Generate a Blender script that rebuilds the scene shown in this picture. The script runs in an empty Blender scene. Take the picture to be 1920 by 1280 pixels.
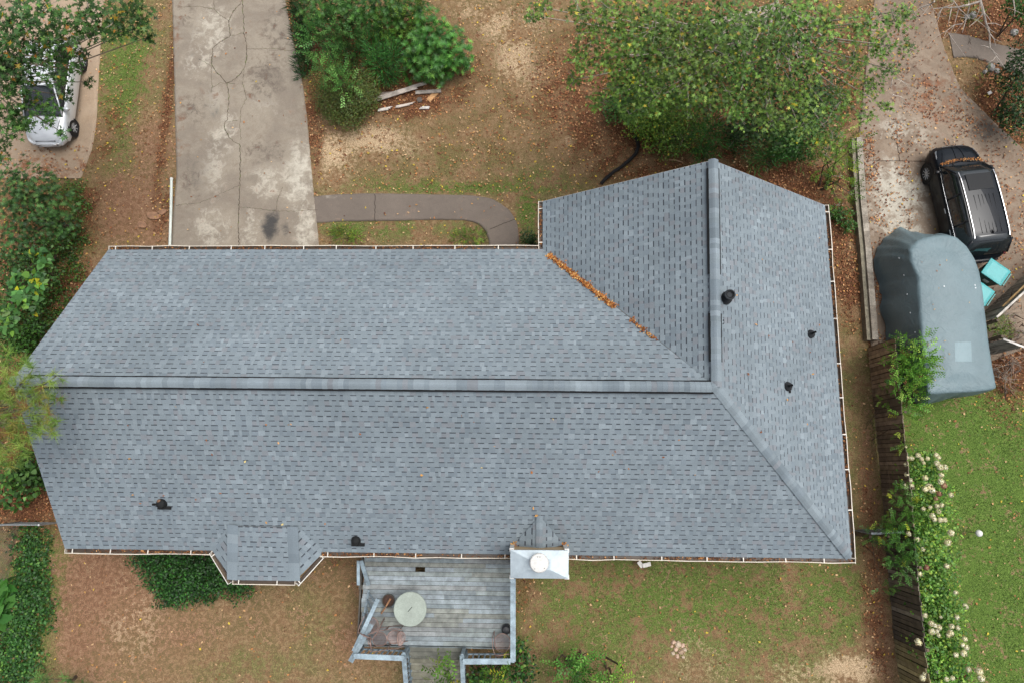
import bpy, math, random
import numpy as np
from mathutils import Vector, Matrix, Euler
random.seed(7); rng = np.random.default_rng(7)
S = bpy.context.scene; COL = S.collection
# ------------------------------------------------------------ camera, sky, sun, exposure
H = 25.0; FPX = 1250.0
YAW, PITCH, ROLL = 0.0128, 0.1858, 0.0176
MR = (Matrix.Rotation(YAW, 3, 'Z') @ Matrix.Rotation(ROLL, 3, 'Y') @ Matrix.Rotation(PITCH, 3, 'X'))
cd = bpy.data.cameras.new('camera'); cam = bpy.data.objects.new('camera', cd); COL.objects.link(cam)
cam.matrix_world = Matrix.Translation((0, 0, H)) @ MR.to_4x4()
cd.sensor_width = 36; cd.lens = 36 * FPX / 1920; cd.clip_end = 2000; S.camera = cam
w = bpy.data.worlds.new('World'); S.world = w; w.use_nodes = True
wn = w.node_tree; bg = wn.nodes['Background']
sky = wn.nodes.new('ShaderNodeTexSky'); sky.sky_type = 'NISHITA'; sky.sun_disc = False
SUN_EL, SUN_AZ = math.radians(68), math.radians(70)      # azimuth: compass from +Y towards +X
sky.sun_elevation = SUN_EL; sky.sun_rotation = SUN_AZ; sky.air_density = 1.0; sky.dust_density = 4.0; sky.ozone_density = 1.0
hs = wn.nodes.new('ShaderNodeHueSaturation'); hs.inputs['Saturation'].default_value = 0.30
wn.links.new(sky.outputs[0], hs.inputs['Color'])
# cloud cover: an overcast sky is about three times brighter overhead than at the horizon
tc = wn.nodes.new('ShaderNodeTexCoord'); sx = wn.nodes.new('ShaderNodeSeparateXYZ'); wn.links.new(tc.outputs['Generated'], sx.inputs[0])
mr = wn.nodes.new('ShaderNodeMapRange'); wn.links.new(sx.outputs['Z'], mr.inputs['Value']); mr.inputs['From Min'].default_value = 0; mr.inputs['From Max'].default_value = 1; mr.inputs['To Min'].default_value = .45; mr.inputs['To Max'].default_value = 1.75
vm = wn.nodes.new('ShaderNodeVectorMath'); vm.operation = 'SCALE'; wn.links.new(hs.outputs[0], vm.inputs[0]); wn.links.new(mr.outputs[0], vm.inputs['Scale']); wn.links.new(vm.outputs[0], bg.inputs['Color'])
bg.inputs['Strength'].default_value = 0.13
sl = bpy.data.lights.new('sun', 'SUN'); sl.energy = 1.3; sl.angle = math.radians(40); sl.color = (1, .965, .92)
so = bpy.data.objects.new('sun', sl); COL.objects.link(so)
sd = Vector((math.sin(SUN_AZ) * math.cos(SUN_EL), math.cos(SUN_AZ) * math.cos(SUN_EL), math.sin(SUN_EL)))
so.rotation_euler = sd.to_track_quat('Z', 'Y').to_euler(); so.location = sd * 60
S.view_settings.view_transform = 'Standard'; S.view_settings.look = 'None'; S.view_settings.gamma = 1
S.view_settings.exposure = 0.5
S.render.engine = 'CYCLES'

# ------------------------------------------------------------ helpers
def ray(px, py):
    return MR @ Vector(((px - 960) / FPX, (640 - py) / FPX, -1.0))
def at(px, py, z=0.0):
    d = ray(px, py); t = (z - H) / d.z
    return Vector((d.x * t, d.y * t, z))
def at2(px, py, z=0.0):
    p = at(px, py, z); return (p.x, p.y)
def lin(h):
    h = h.lstrip('#'); r = []
    for i in (0, 2, 4):
        c = int(h[i:i + 2], 16) / 255
        r.append(c / 12.92 if c <= .04045 else ((c + .055) / 1.055) ** 2.4)
    return tuple(r)
ALB = 0.62        # sunlit picture value -> base colour
def pic(h, k=1.0): return tuple(c * ALB * k for c in lin(h))
def vary(c, a, b):
    k = random.uniform(a, b); return tuple(x * k for x in c)
def empty(name, loc, rz=0):
    o = bpy.data.objects.new(name, None); COL.objects.link(o); o.location = loc; o.rotation_euler = (0, 0, rz)
    o.empty_display_size = .3; return o
def tag(o, label=None, cat=None, group=None, kind=None):
    if label: o['label'] = label
    if cat: o['category'] = cat
    if group: o['group'] = group
    if kind: o['kind'] = kind
    return o
class MB:
    def __init__(s): s.v = []; s.f = []; s.c = []
    def face(s, pts, c=(.5, .5, .5)):
        n = len(s.v); s.v += [tuple(p) for p in pts]; s.f.append(tuple(range(n, n + len(pts)))); s.c.append(c)
    def mesh(s, vs, fs, c=(.5, .5, .5)):
        n = len(s.v); s.v += [tuple(p) for p in vs]
        for f in fs: s.f.append(tuple(i + n for i in f)); s.c.append(c)
    def box(s, c, size, rz=0, col=(.5, .5, .5), rot=None, taper=1.0):
        M = rot if rot is not None else Matrix.Rotation(rz, 3, 'Z'); c = Vector(c); h = [k / 2 for k in size]
        vs = []
        for z in (-1, 1):
            t = taper if z > 0 else 1
            for x, y in ((-1, -1), (1, -1), (1, 1), (-1, 1)):
                vs.append(c + M @ Vector((x * h[0] * t, y * h[1] * t, z * h[2])))
        s.mesh(vs, [(3, 2, 1, 0), (4, 5, 6, 7), (0, 1, 5, 4), (1, 2, 6, 5), (2, 3, 7, 6), (3, 0, 4, 7)], col)
    def beam(s, a, b, w, h, col=(.5, .5, .5), up=(0, 0, 1)):
        a = Vector(a); b = Vector(b); d = b - a; L = d.length
        if L < 1e-6: return
        x = d / L; y = Vector(up).cross(x)
        if y.length < 1e-4: y = Vector((1, 0, 0)).cross(x)
        y.normalize(); z = x.cross(y)
        M = Matrix((x, y, z)).transposed(); s.box((a + b) / 2, (L, w, h), col=col, rot=M)
    def tube(s, pts, rads, n=6, col=(.5, .5, .5), caps=True):
        pts = [Vector(p) for p in pts]; vs = []; fs = []
        for i, p in enumerate(pts):
            d = (pts[min(i + 1, len(pts) - 1)] - pts[max(i - 1, 0)])
            if d.length < 1e-7: d = Vector((0, 0, 1))
            d.normalize(); a = d.orthogonal() if i == 0 else (a - d * a.dot(d))
            if a.length < 1e-5: a = d.orthogonal()
            a.normalize(); b = d.cross(a)
            r = rads[i] if isinstance(rads, (list, tuple)) else rads
            for k in range(n):
                t = 2 * math.pi * k / n; vs.append(p + a * (math.cos(t) * r) + b * (math.sin(t) * r))
        for i in range(len(pts) - 1):
            for k in range(n):
                k2 = (k + 1) % n; fs.append((i * n + k, i * n + k2, (i + 1) * n + k2, (i + 1) * n + k))
        if caps:
            fs.append(tuple(range(n - 1, -1, -1))); fs.append(tuple(range((len(pts) - 1) * n, len(pts) * n)))
        s.mesh(vs, fs, col)
    def lathe(s, c, prof, n=24, col=(.5, .5, .5), M=None, capb=True, capt=True):
        c = Vector(c); vs = []; fs = []; M = M or Matrix.Identity(3)
        for r, z in prof:
            for k in range(n):
                t = 2 * math.pi * k / n; vs.append(c + M @ Vector((r * math.cos(t), r * math.sin(t), z)))
        for i in range(len(prof) - 1):
            for k in range(n):
                k2 = (k + 1) % n; fs.append((i * n + k, i * n + k2, (i + 1) * n + k2, (i + 1) * n + k))
        if capb: fs.append(tuple(range(n - 1, -1, -1)))
        if capt: fs.append(tuple(range((len(prof) - 1) * n, len(prof) * n)))
        s.mesh(vs, fs, col)
    def build(s, name, mat, parent=None, smooth=False, bevel=0, sub=0):
        me = bpy.data.meshes.new(name); me.from_pydata(s.v, [], s.f)
        a = me.attributes.new('Col', 'FLOAT_COLOR', 'FACE')
        a.data.foreach_set('color', np.array([(*c[:3], 1) for c in s.c], 'f').ravel())
        if smooth: me.polygons.foreach_set('use_smooth', [True] * len(me.polygons))
        me.materials.append(mat); me.update()
        o = bpy.data.objects.new(name, me); COL.objects.link(o)
        if parent: o.parent = parent
        if bevel:
            b = o.modifiers.new('b', 'BEVEL'); b.width = bevel; b.segments = 2; b.limit_method = 'ANGLE'
        if sub:
            b = o.modifiers.new('s', 'SUBSURF'); b.levels = sub; b.render_levels = sub
        return o
# things built in world coordinates use an empty whose children carry the inverse offset
def wpart(mb, name, mat, root, **k):
    o = mb.build(name, mat, root, **k)
    M = Matrix.Identity(4); r = root; chain = []
    while r is not None:
        chain.append(Matrix.LocRotScale(r.location, r.rotation_euler, r.scale)); 
        r = r.parent
    # world matrix of parent = product incl. parent inverses (children meshes sit at world identity)
    if root.type == 'MESH' and root.parent is not None: W = Matrix.Identity(4)
    else: W = chain[0]
    o.matrix_parent_inverse = W.inverted(); return o

# ------------------------------------------------------------ materials
def mat(name, build):
    m = bpy.data.materials.new(name); m.use_nodes = True; nt = m.node_tree
    b = nt.nodes['Principled BSDF']; build(nt, b); return m
def N(nt, t, **k):
    n = nt.nodes.new(t)
    for a, v in k.items():
        if a.startswith('i_'): n.inputs[a[2:].replace('_', ' ')].default_value = v
        else: setattr(n, a, v)
    return n
def mixc(nt, fac, a, b, mode='MIX'):
    m = N(nt, 'ShaderNodeMix', data_type='RGBA', blend_type=mode)
    for sock, v in ((m.inputs['Factor'], fac), (m.inputs['A'], a), (m.inputs['B'], b)):
        if hasattr(v, 'is_linked') or hasattr(v, 'links'): nt.links.new(v, sock)
        elif isinstance(v, (int, float)): sock.default_value = v
        else: sock.default_value = (*v[:3], 1)
    return m.outputs['Result']
def pos(nt): return N(nt, 'ShaderNodeTexCoord').outputs['Object']
def noise(nt, scale, detail=4, rough=.55, vec=None, dist=0):
    n = N(nt, 'ShaderNodeTexNoise'); n.inputs['Scale'].default_value = scale; n.inputs['Detail'].default_value = detail
    n.inputs['Roughness'].default_value = rough; n.inputs['Distortion'].default_value = dist
    nt.links.new(vec if vec is not None else pos(nt), n.inputs['Vector']); return n.outputs['Fac']
def ramp(nt, fac, a, b, ca=0.0, cb=1.0):
    m = N(nt, 'ShaderNodeMapRange'); m.interpolation_type = 'SMOOTHSTEP'
    nt.links.new(fac, m.inputs['Value']); m.inputs['From Min'].default_value = a; m.inputs['From Max'].default_value = b
    m.inputs['To Min'].default_value = ca; m.inputs['To Max'].default_value = cb; return m.outputs['Result']
def attr(nt, name='Col'):
    a = N(nt, 'ShaderNodeAttribute'); a.attribute_name = name; return a.outputs['Color']
def bump(nt, b, h, strength=.3, dist=.02):
    n = N(nt, 'ShaderNodeBump'); n.inputs['Strength'].default_value = strength; n.inputs['Distance'].default_value = dist
    nt.links.new(h, n.inputs['Height']); nt.links.new(n.outputs[0], b.inputs['Normal'])
def mul(nt, colr, fac_out, lo, hi):
    """multiply colour by lo..hi driven by a 0..1 texture"""
    v = ramp(nt, fac_out, .3, .7, lo, hi)
    c = N(nt, 'ShaderNodeCombineColor')
    for i in range(3): nt.links.new(v, c.inputs[i])
    return mixc(nt, 1.0, colr, c.outputs[0], 'MULTIPLY')
def m_attr(name, rough=.7, s1=3, v1=.25, s2=40, v2=.3, metal=0, spec=.5, bs=0, coat=0, trans=0):
    def f(nt, b):
        c = attr(nt)
        c = mul(nt, c, noise(nt, s1, 5, .6), 1 - v1, 1 + v1)
        c = mul(nt, c, noise(nt, s2, 3, .6), 1 - v2, 1 + v2)
        nt.links.new(c, b.inputs['Base Color']); b.inputs['Roughness'].default_value = rough
        b.inputs['Metallic'].default_value = metal; b.inputs['Specular IOR Level'].default_value = spec
        b.inputs['Coat Weight'].default_value = coat
        if bs: bump(nt, b, noise(nt, s2, 4), bs, .02)
        if trans:
            t = N(nt, 'ShaderNodeBsdfTranslucent'); nt.links.new(c, t.inputs['Color'])
            mx = N(nt, 'ShaderNodeMixShader'); mx.inputs[0].default_value = trans
            nt.links.new(b.outputs[0], mx.inputs[1]); nt.links.new(t.outputs[0], mx.inputs[2])
            nt.links.new(mx.outputs[0], nt.nodes['Material Output'].inputs['Surface'])
    return mat(name, f)
M_SHINGLE = m_attr('asphalt_shingle', .9, .45, .085, 55, .12, spec=.25, bs=.25)
M_PAINT = m_attr('weathered_paint', .5, 2, .12, 30, .1)
M_WOOD = m_attr('weathered_wood', .75, 4, .3, 60, .25, bs=.3)
M_METAL = m_attr('sheet_metal', .38, 2.5, .1, 12, .05, metal=.35)
M_PLAS = m_attr('plastic', .45, 3, .08, 30, .06)
M_RUB = m_attr('rubber', .8, 5, .15, 50, .1, spec=.3)
M_LEAF = m_attr('leaf', .5, 1.2, .12, 30, .12, spec=.3, trans=.15)
M_DRY = m_attr('dry_leaf', .7, 3, .15, 50, .15, spec=.2, trans=.1)
M_BARK = m_attr('bark', .9, 5, .3, 60, .3, bs=.5)
M_STONE = m_attr('stone', .85, 5, .25, 40, .25, bs=.4)
M_CRACK = m_attr('crack_soil', .95, 6, .4, 60, .3)
M_CHROME = m_attr('chrome', .18, 2, .03, 10, .02, metal=1)
def f_carpaint(nt, b):
    nt.links.new(attr(nt), b.inputs['Base Color']); b.inputs['Roughness'].default_value = .25
    b.inputs['Coat Weight'].default_value = 1; b.inputs['Coat Roughness'].default_value = .08; b.inputs['Metallic'].default_value = .2
M_CAR = mat('car_paint', f_carpaint)
def f_black(nt, b):
    nt.links.new(attr(nt), b.inputs['Base Color']); b.inputs['Roughness'].default_value = .3; b.inputs['Specular IOR Level'].default_value = .02
    b.inputs['Coat Weight'].default_value = .45; b.inputs['Coat Roughness'].default_value = .015
    bump(nt, b, noise(nt, 1.2, 2), .05, .04)
M_BLACK = mat('black_car_paint', f_black)
def f_glass(nt, b):
    nt.links.new(attr(nt), b.inputs['Base Color']); b.inputs['Roughness'].default_value = .04; b.inputs['Specular IOR Level'].default_value = .8
M_GLASS = mat('tinted_glass', f_glass)
def f_tarp(nt, b):
    c = mul(nt, attr(nt), noise(nt, 1.2, 5), .93, 1.06)
    wv = N(nt, 'ShaderNodeTexWave'); wv.inputs['Scale'].default_value = 14; wv.inputs['Distortion'].default_value = 1
    nt.links.new(pos(nt), wv.inputs['Vector']); c = mul(nt, c, wv.outputs['Fac'], .985, 1.015)
    nt.links.new(c, b.inputs['Base Color']); b.inputs['Roughness'].default_value = .55
    bump(nt, b, noise(nt, 3.2, 7, .6, dist=1.6), .5, .06)
M_TARP = mat('tarp_cloth', f_tarp)
def f_ground(nt, b):
    p = pos(nt)
    a = N(nt, 'ShaderNodeAttribute'); a.attribute_name = 'Mask'; sp = N(nt, 'ShaderNodeSeparateColor'); nt.links.new(a.outputs['Color'], sp.inputs[0])
    n1 = noise(nt, 1.1, 8, .68, p); n2 = noise(nt, 7, 5, .7, p, .6); n3 = noise(nt, 34, 4, .7, p)
    base = mixc(nt, ramp(nt, n1, .35, .65), pic('8a6c50'), pic('736b46'))
    base = mixc(nt, ramp(nt, n2, .4, .7), base, pic('a68d6c'))
    nz = N(nt, 'ShaderNodeMath', operation='MULTIPLY_ADD'); nt.links.new(ramp(nt, n2, .3, .7, -.42, .42), nz.inputs[0]); nz.inputs[1].default_value = 1; nt.links.new(ramp(nt, n1, .32, .68, -.38, .38), nz.inputs[2])
    def blend(col, w, colr, k=.9):
        ad = N(nt, 'ShaderNodeMath', operation='ADD'); nt.links.new(nz.outputs[0], ad.inputs[0]); nt.links.new(w, ad.inputs[1])
        return mixc(nt, ramp(nt, ad.outputs[0], .2, .95), col, colr)
    g = mixc(nt, ramp(nt, n3, .35, .65), pic('4c672c'), pic('6e873f'))
    cl = mixc(nt, ramp(nt, n2, .35, .7), pic('84614a'), pic('a9866a'))
    st = mixc(nt, ramp(nt, n3, .35, .65), pic('b49878'), pic('d8c09c'))
    li = mixc(nt, ramp(nt, n3, .35, .65), pic('452a1d'), pic('8b6144'))
    c = blend(base, sp.outputs[0], g); c = blend(c, sp.outputs[1], cl); c = blend(c, sp.outputs[2], st); c = blend(c, a.outputs['Alpha'], li)
    c = mul(nt, c, n3, .62, 1.36); c = mul(nt, c, noise(nt, 90, 2, .7, p), .8, 1.2)
    nt.links.new(c, b.inputs['Base Color']); b.inputs['Roughness'].default_value = .95; b.inputs['Specular IOR Level'].default_value = .1
    bump(nt, b, n3, .6, .04)
M_GROUND = mat('yard_ground', f_ground)
def mk_conc(name, c0, c1, c2):
    def f(nt, b):
        p = pos(nt); a = N(nt, 'ShaderNodeAttribute'); a.attribute_name = 'Mask'; sp = N(nt, 'ShaderNodeSeparateColor'); nt.links.new(a.outputs['Color'], sp.inputs[0])
        n1 = noise(nt, .55, 8, .7, p, .5); n2 = noise(nt, 3, 7, .72, p, .4); n3 = noise(nt, 45, 3, .7, p)
        c = mixc(nt, ramp(nt, n1, .38, .62), c0, c1); c = mixc(nt, ramp(nt, n2, .42, .72), c, c2)
        nz = N(nt, 'ShaderNodeMath', operation='ADD'); nt.links.new(ramp(nt, n2, .3, .7, -.4, .4), nz.inputs[0]); nt.links.new(ramp(nt, noise(nt, 1.3, 8, .75, p, 1.0), .3, .7, -.35, .35), nz.inputs[1])
        def bl(c, w, cc, k=1):
            ad = N(nt, 'ShaderNodeMath', operation='MULTIPLY_ADD'); nt.links.new(nz.outputs[0], ad.inputs[0]); ad.inputs[1].default_value = k; nt.links.new(w, ad.inputs[2])
            return mixc(nt, ramp(nt, ad.outputs[0], .25, 1.1), c, cc)
        c = bl(c, sp.outputs[0], pic('c9c2b2')); c = bl(c, sp.outputs[1], pic('6e645a')); c = bl(c, sp.outputs[2], pic('8a5a3c')); c = bl(c, a.outputs['Alpha'], pic('4c4a48'), .55)
        c = mul(nt, c, n2, .86, 1.1); c = mul(nt, c, n3, .84, 1.14)
        nt.links.new(c, b.inputs['Base Color']); b.inputs['Roughness'].default_value = .85; b.inputs['Specular IOR Level'].default_value = .3
        bump(nt, b, n3, .25, .01)
    return mat(name, f)
M_DRIVE = mk_conc('driveway_concrete', pic('958a7c'), pic('aa9f8e'), pic('85796b'))
M_WALK = mk_conc('walkway_concrete', pic('7d7268'), pic('877b70'), pic('70665d'))
M_NDRIVE = mk_conc('neighbour_concrete', pic('8f7d6b'), pic('a89682'), pic('7c6653'))
M_LDRIVE = mk_conc('left_concrete', pic('b09a82'), pic('bfa990'), pic('a08970'))
def f_brick(nt, b):
    t = N(nt, 'ShaderNodeTexBrick'); t.inputs['Scale'].default_value = 5; t.inputs['Color1'].default_value = (*pic('8c5a46'), 1); t.inputs['Color2'].default_value = (*pic('74483a'), 1); t.inputs['Mortar'].default_value = (*pic('a09888'), 1)
    mp = N(nt, 'ShaderNodeMapping'); mp.inputs['Rotation'].default_value = (math.pi / 2, 0, 0); nt.links.new(pos(nt), mp.inputs[0]); nt.links.new(mp.outputs[0], t.inputs[0])
    nt.links.new(t.outputs[0], b.inputs['Base Color']); b.inputs['Roughness'].default_value = .9
M_BRICK = mat('brick_wall', f_brick)

# ------------------------------------------------------------ leaf clouds (many small leaf faces in one mesh)
T_OVAL = [(0, 0), (.3, .42), (.7, .34), (1, 0), (.7, -.34), (.3, -.42)]
T_HEART = [(0, 0), (-.05, .3), (.2, .5), (.55, .42), (1, 0), (.55, -.42), (.2, -.5), (-.05, -.3)]
T_STAR = [(0, .03), (.02, .5), (.27, .13), (.58, .55), (.5, .11), (1, 0), (.5, -.11), (.58, -.55), (.27, -.13), (.02, -.5), (0, -.03)]
T_NEED = [(0, .5), (1, 0), (0, -.5)]
T_QUAD = [(0, .4), (.55, .5), (1, 0), (.5, -.45)]
def nrm(a): return a / np.maximum(np.linalg.norm(a, axis=1, keepdims=True), 1e-9)
def leaves(name, base, d, up, L, W, col, tmpl, material, parent=None, droop=.12):
    base = np.asarray(base, float); n = len(base); d = nrm(np.asarray(d, float)); up = np.asarray(up, float)
    side = nrm(np.cross(up, d)); nn = np.cross(d, side)
    L = np.broadcast_to(L, (n,))[:, None]; W = np.broadcast_to(W, (n,))[:, None]
    k = len(tmpl); P = np.empty((n, k, 3))
    for i, (a, b) in enumerate(tmpl):
        P[:, i] = base + d * (a * L) + side * (b * W) + nn * ((abs(b) * .25 * W) - droop * a * a * L)
    me = bpy.data.meshes.new(name); me.vertices.add(n * k); me.vertices.foreach_set('co', P.astype('f').ravel())
    me.loops.add(n * k); me.loops.foreach_set('vertex_index', np.arange(n * k, dtype='i'))
    me.polygons.add(n); me.polygons.foreach_set('loop_start', np.arange(0, n * k, k, dtype='i'))
    a = me.attributes.new('Col', 'FLOAT_COLOR', 'FACE'); cc = np.ones((n, 4), 'f'); cc[:, :3] = col; a.data.foreach_set('color', cc.ravel())
    me.materials.append(material); me.update(calc_edges=True)
    o = bpy.data.objects.new(name, me); COL.objects.link(o)
    if parent:
        o.parent = parent; o.matrix_parent_inverse = Matrix.LocRotScale(parent.location, parent.rotation_euler, parent.scale).inverted()
    return o
def palette(n, cols, jit=.18):
    """cols: [(hex, weight)]"""
    a = np.array([pic(c) for c, _ in cols]); p = np.array([x for _, x in cols], float); p /= p.sum()
    i = rng.choice(len(cols), n, p=p); c = a[i] * (1 + rng.normal(0, jit, (n, 1))); return np.clip(c, .003, .9)
def rdir(n): return nrm(rng.normal(size=(n, 3)))
def blob_points(c, r, h, n, shell=.55):
    """points through an ellipsoid with more near its surface, plus outward normals"""
    u = rdir(n); rad = (shell + (1 - shell) * rng.random((n, 1))) ; rad = np.where(rng.random((n, 1)) < .25, rng.random((n, 1)), rad)
    ph = rng.random(3) * 6
    lump = 1 + .16 * np.sin(u[:, :1] * 5 + ph[0]) + .16 * np.sin(u[:, 1:2] * 6 + ph[1]) + .1 * np.sin(u[:, 2:] * 7 + ph[2])
    p = u * rad * lump * np.array([[r, r, h]]) + np.array([c]); return p, u
def style_leaves(style, c, r, h, n, size, cols):
    """returns arrays base,d,up,L,W,col for one clump"""
    if style == 'whorl':                      # whorls of long leaves round each shoot tip
        m = max(1, n // 9); p, u = blob_points(c, r, h, m); k = 9
        p = np.repeat(p, k, 0); ax = nrm(u * .6 + [0, 0, .8] + rng.normal(0, .25, (m, 3))); ax = np.repeat(ax, k, 0)
        t = np.tile(np.arange(k) * 2 * np.pi / k, m) + np.repeat(rng.random(m) * 6, k)
        a = nrm(np.cross(ax, [0.3, 1, .1])); b = np.cross(ax, a)
        d = a * np.cos(t)[:, None] + b * np.sin(t)[:, None] + ax * .45
        L = size * rng.uniform(.7, 1.15, m * k); return p, d, ax, L, L * .25, np.repeat(palette(m, cols, .16), k, 0) * rng.uniform(.85, 1.15, (m * k, 1))
    if style == 'sprig':                      # small leaves paired along short twigs
        k = 9; m = max(1, n // k); p0, u = blob_points(c, r, h, m)
        ax = nrm(u * .9 + [0, 0, .5] + rng.normal(0, .4, (m, 3))); s = nrm(np.cross(ax, rdir(m)))
        q = np.tile(np.arange(k), m); p = np.repeat(p0, k, 0) + np.repeat(ax, k, 0) * (q * size * .42)[:, None]
        sg = np.where(q % 2 == 0, 1, -1)[:, None]; d = np.repeat(s, k, 0) * sg + np.repeat(ax, k, 0) * .8 + rng.normal(0, .15, (m * k, 3))
        up = np.repeat(nrm(np.cross(ax, s)), k, 0); up = up * np.sign(up[:, 2:] + 1e-6)
        L = size * rng.uniform(.7, 1.1, m * k); return p, d, up, L, L * .5, np.repeat(palette(m, cols, .14), k, 0) * rng.uniform(.85, 1.15, (m * k, 1))
    if style == 'needle':                     # tufts of long needles
        k = 46; m = max(1, n // k); p0, u = blob_points(c, r, h, m); ax = nrm(u * .8 + [0, 0, .6] + rng.normal(0, .3, (m, 3)))
        p = np.repeat(p0, k, 0) + np.repeat(ax, k, 0) * rng.uniform(-.08, .1, (m * k, 1)); d = np.repeat(ax, k, 0) * .55 + rdir(m * k)
        L = size * rng.uniform(.7, 1.1, m * k); return p, d, rdir(m * k), L, np.full(m * k, .011), np.repeat(palette(m, cols, .15), k, 0) * rng.uniform(.8, 1.2, (m * k, 1))
    if style == 'feather':                    # fine thread-like foliage
        p, u = blob_points(c, r, h, n, .4); d = nrm(u * 1.0 + [0, 0, .35]) + rng.normal(0, .3, (n, 3)); L = size * rng.uniform(.6, 1.2, n)
        return p, d, rdir(n), L, L * .13, palette(n, cols, .2)
    if style == 'star':                       # loose lobed leaves, mostly facing up, drooping outward
        p, u = blob_points(c, r, h, n, .3); d = u * [1, 1, .2] + rng.normal(0, .55, (n, 3)) * [1, 1, .5]; up = nrm(np.array([[0, 0, 1.]]) + rng.normal(0, .42, (n, 3)))
        L = size * rng.uniform(.6, 1.15, n); return p, d, up, L, L * rng.uniform(.85, 1.1, n), palette(n, cols, .2)
    p, u = blob_points(c, r, h, n, .6); up = nrm(u * .8 + [0, 0, .6] + rng.normal(0, .45, (n, 3))); d = rdir(n) * [1, 1, .4] + u * .3
    L = size * rng.uniform(.6, 1.2, n); return p, d, up, L, L * rng.uniform(.6, .9, n), palette(n, cols, .18)
TM = dict(whorl=T_OVAL, sprig=T_OVAL, needle=T_NEED, feather=T_NEED, star=T_STAR, oval=T_OVAL, heart=T_HEART, blade=T_NEED)
def plant(name, label, cat, blobs, style, size, cols, base=None, group=None, crown='foliage', stem='stem', stem_r=.04, density=1.0, barkc='5b4a3b', extra=None, scat=.3, twigs=0):
    """blobs: (px, py, z, r, h) ; a plant = stems + one foliage mesh"""
    c0 = at(blobs[0][0], blobs[0][1], 0) if base is None else at(base[0], base[1], 0)
    if base is None:
        cs = [at(b[0], b[1], b[2]) for b in blobs]; c0 = sum(cs, Vector()) / len(cs); c0.z = 0
    root = empty(name, (c0.x, c0.y, 0)); tag(root, label, cat, group)
    A = [[] for _ in range(6)]; sb = MB(); bc = pic(barkc)
    if stem == 'trunk':
        cs = [at(b[0], b[1], b[2]) for b in blobs]; mc = sum(cs, Vector()) / len(cs); b0 = Vector((c0.x, c0.y, -.1))
        fork = Vector((c0.x * .7 + mc.x * .3, c0.y * .7 + mc.y * .3, mc.z * .45)); sb.tube([b0, b0.lerp(fork, .5) + Vector((.08, -.05, 0)), fork], [stem_r * 3.4, stem_r * 2.6, stem_r * 2.1], 9, bc)
    for (px, py, z, r, h) in blobs:
        c = at(px, py, z)
        area = math.pi * r * r
        eff = {'whorl': .2, 'sprig': .42, 'needle': .0016 / (size * size), 'feather': .08, 'star': .45, 'oval': .5, 'heart': .6}[style]
        n = int(density * 2.6 * area / (size * size * eff)) + 12
        out = style_leaves(style if style != 'heart' else 'oval', tuple(c), r, h, n, size, cols)
        out = list(out); tf = np.array([.95, 1.02, .68]) * random.uniform(.72, 1.15) * np.array([random.uniform(.92, 1.1), 1, 1]) if style not in ('needle',) else np.ones(3)
        if cat != 'bramble': out[5] = np.asarray(out[5]) * tf
        for i in range(6): A[i].append(np.broadcast_to(out[i], (len(out[0]),) + np.shape(out[i])[1:]))
        mid = Vector((c0.x, c0.y, 0)).lerp(c, .5) + Vector((random.uniform(-.2, .2), random.uniform(-.2, .2), .1))
        e = Vector((c0.x + random.uniform(-scat, scat), c0.y + random.uniform(-scat, scat), -.05)) if stem != 'trunk' else fork - Vector((0, 0, .1))
        if scat >= 1: e = Vector((c.x + random.uniform(-.1, .1), c.y + random.uniform(-.1, .1), -.05)); mid = e.lerp(c, .5)
        if stem == 'trunk': mid = e.lerp(c, .5) + Vector((0, 0, -.12 * (c - e).length))
        sb.tube([e, mid, c], [stem_r, stem_r * .7, stem_r * .25], 5, bc)
        for _ in range(twigs):
            q = Vector(rdir(1)[0]) ; q = c + Vector((q.x * r * .95, q.y * r * .95, q.z * h * .9)); mm = c.lerp(q, .5) + Vector(rdir(1)[0] * .12 * r)
            sb.tube([c, mm, q], [stem_r * .3, stem_r * .2, .006], 4, pic('9a9184'))
            q2 = mm + Vector(rdir(1)[0] * r * .45); sb.tube([mm, q2], [stem_r * .15, .005], 4, pic('a39a8c'))
    A = [np.concatenate(a) for a in A]
    if base is None or True:
        k = A[0][:, 2] > .03; A = [a[k] for a in A]
    wpart(sb, stem, M_BARK, root)
    leaves(crown, *A, TM[style], M_LEAF, root)
    return root
# ------------------------------------------------------------ ground: one sheet, masks for grass, clay, straw, litter
# (x, y in photo units of the spot on the ground, half sizes, amount)
G_GREEN = [(235,130,60,150,.85),(225,290,45,80,.65),(1000,335,90,30,.5),(870,352,220,14,.8),(760,345,120,25,.45),(700,430,120,22,.6),(860,432,70,22,.5),(990,390,25,60,.8),
 (1620,820,40,200,.5),(1590,1010,40,80,.55),(1300,1130,330,90,.75),(1120,1200,150,90,.6),(1560,1120,90,110,.7),(1450,1230,140,60,.5),(1840,1000,160,330,1.5),(1800,820,150,90,1.3),(1860,780,70,60,1.1),(1880,1240,100,100,1.4),
 (1480,350,60,60,.3),(1300,330,70,25,.7),(80,1120,70,150,1.0),(60,1000,60,60,.7),(110,430,80,150,.8),(60,600,70,110,.8),(620,1180,80,60,.35),(560,1130,60,40,.3),(430,1240,150,40,.35),(1150,1090,180,40,.4),(850,290,120,60,.3),(1640,600,20,70,.2)]
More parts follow.
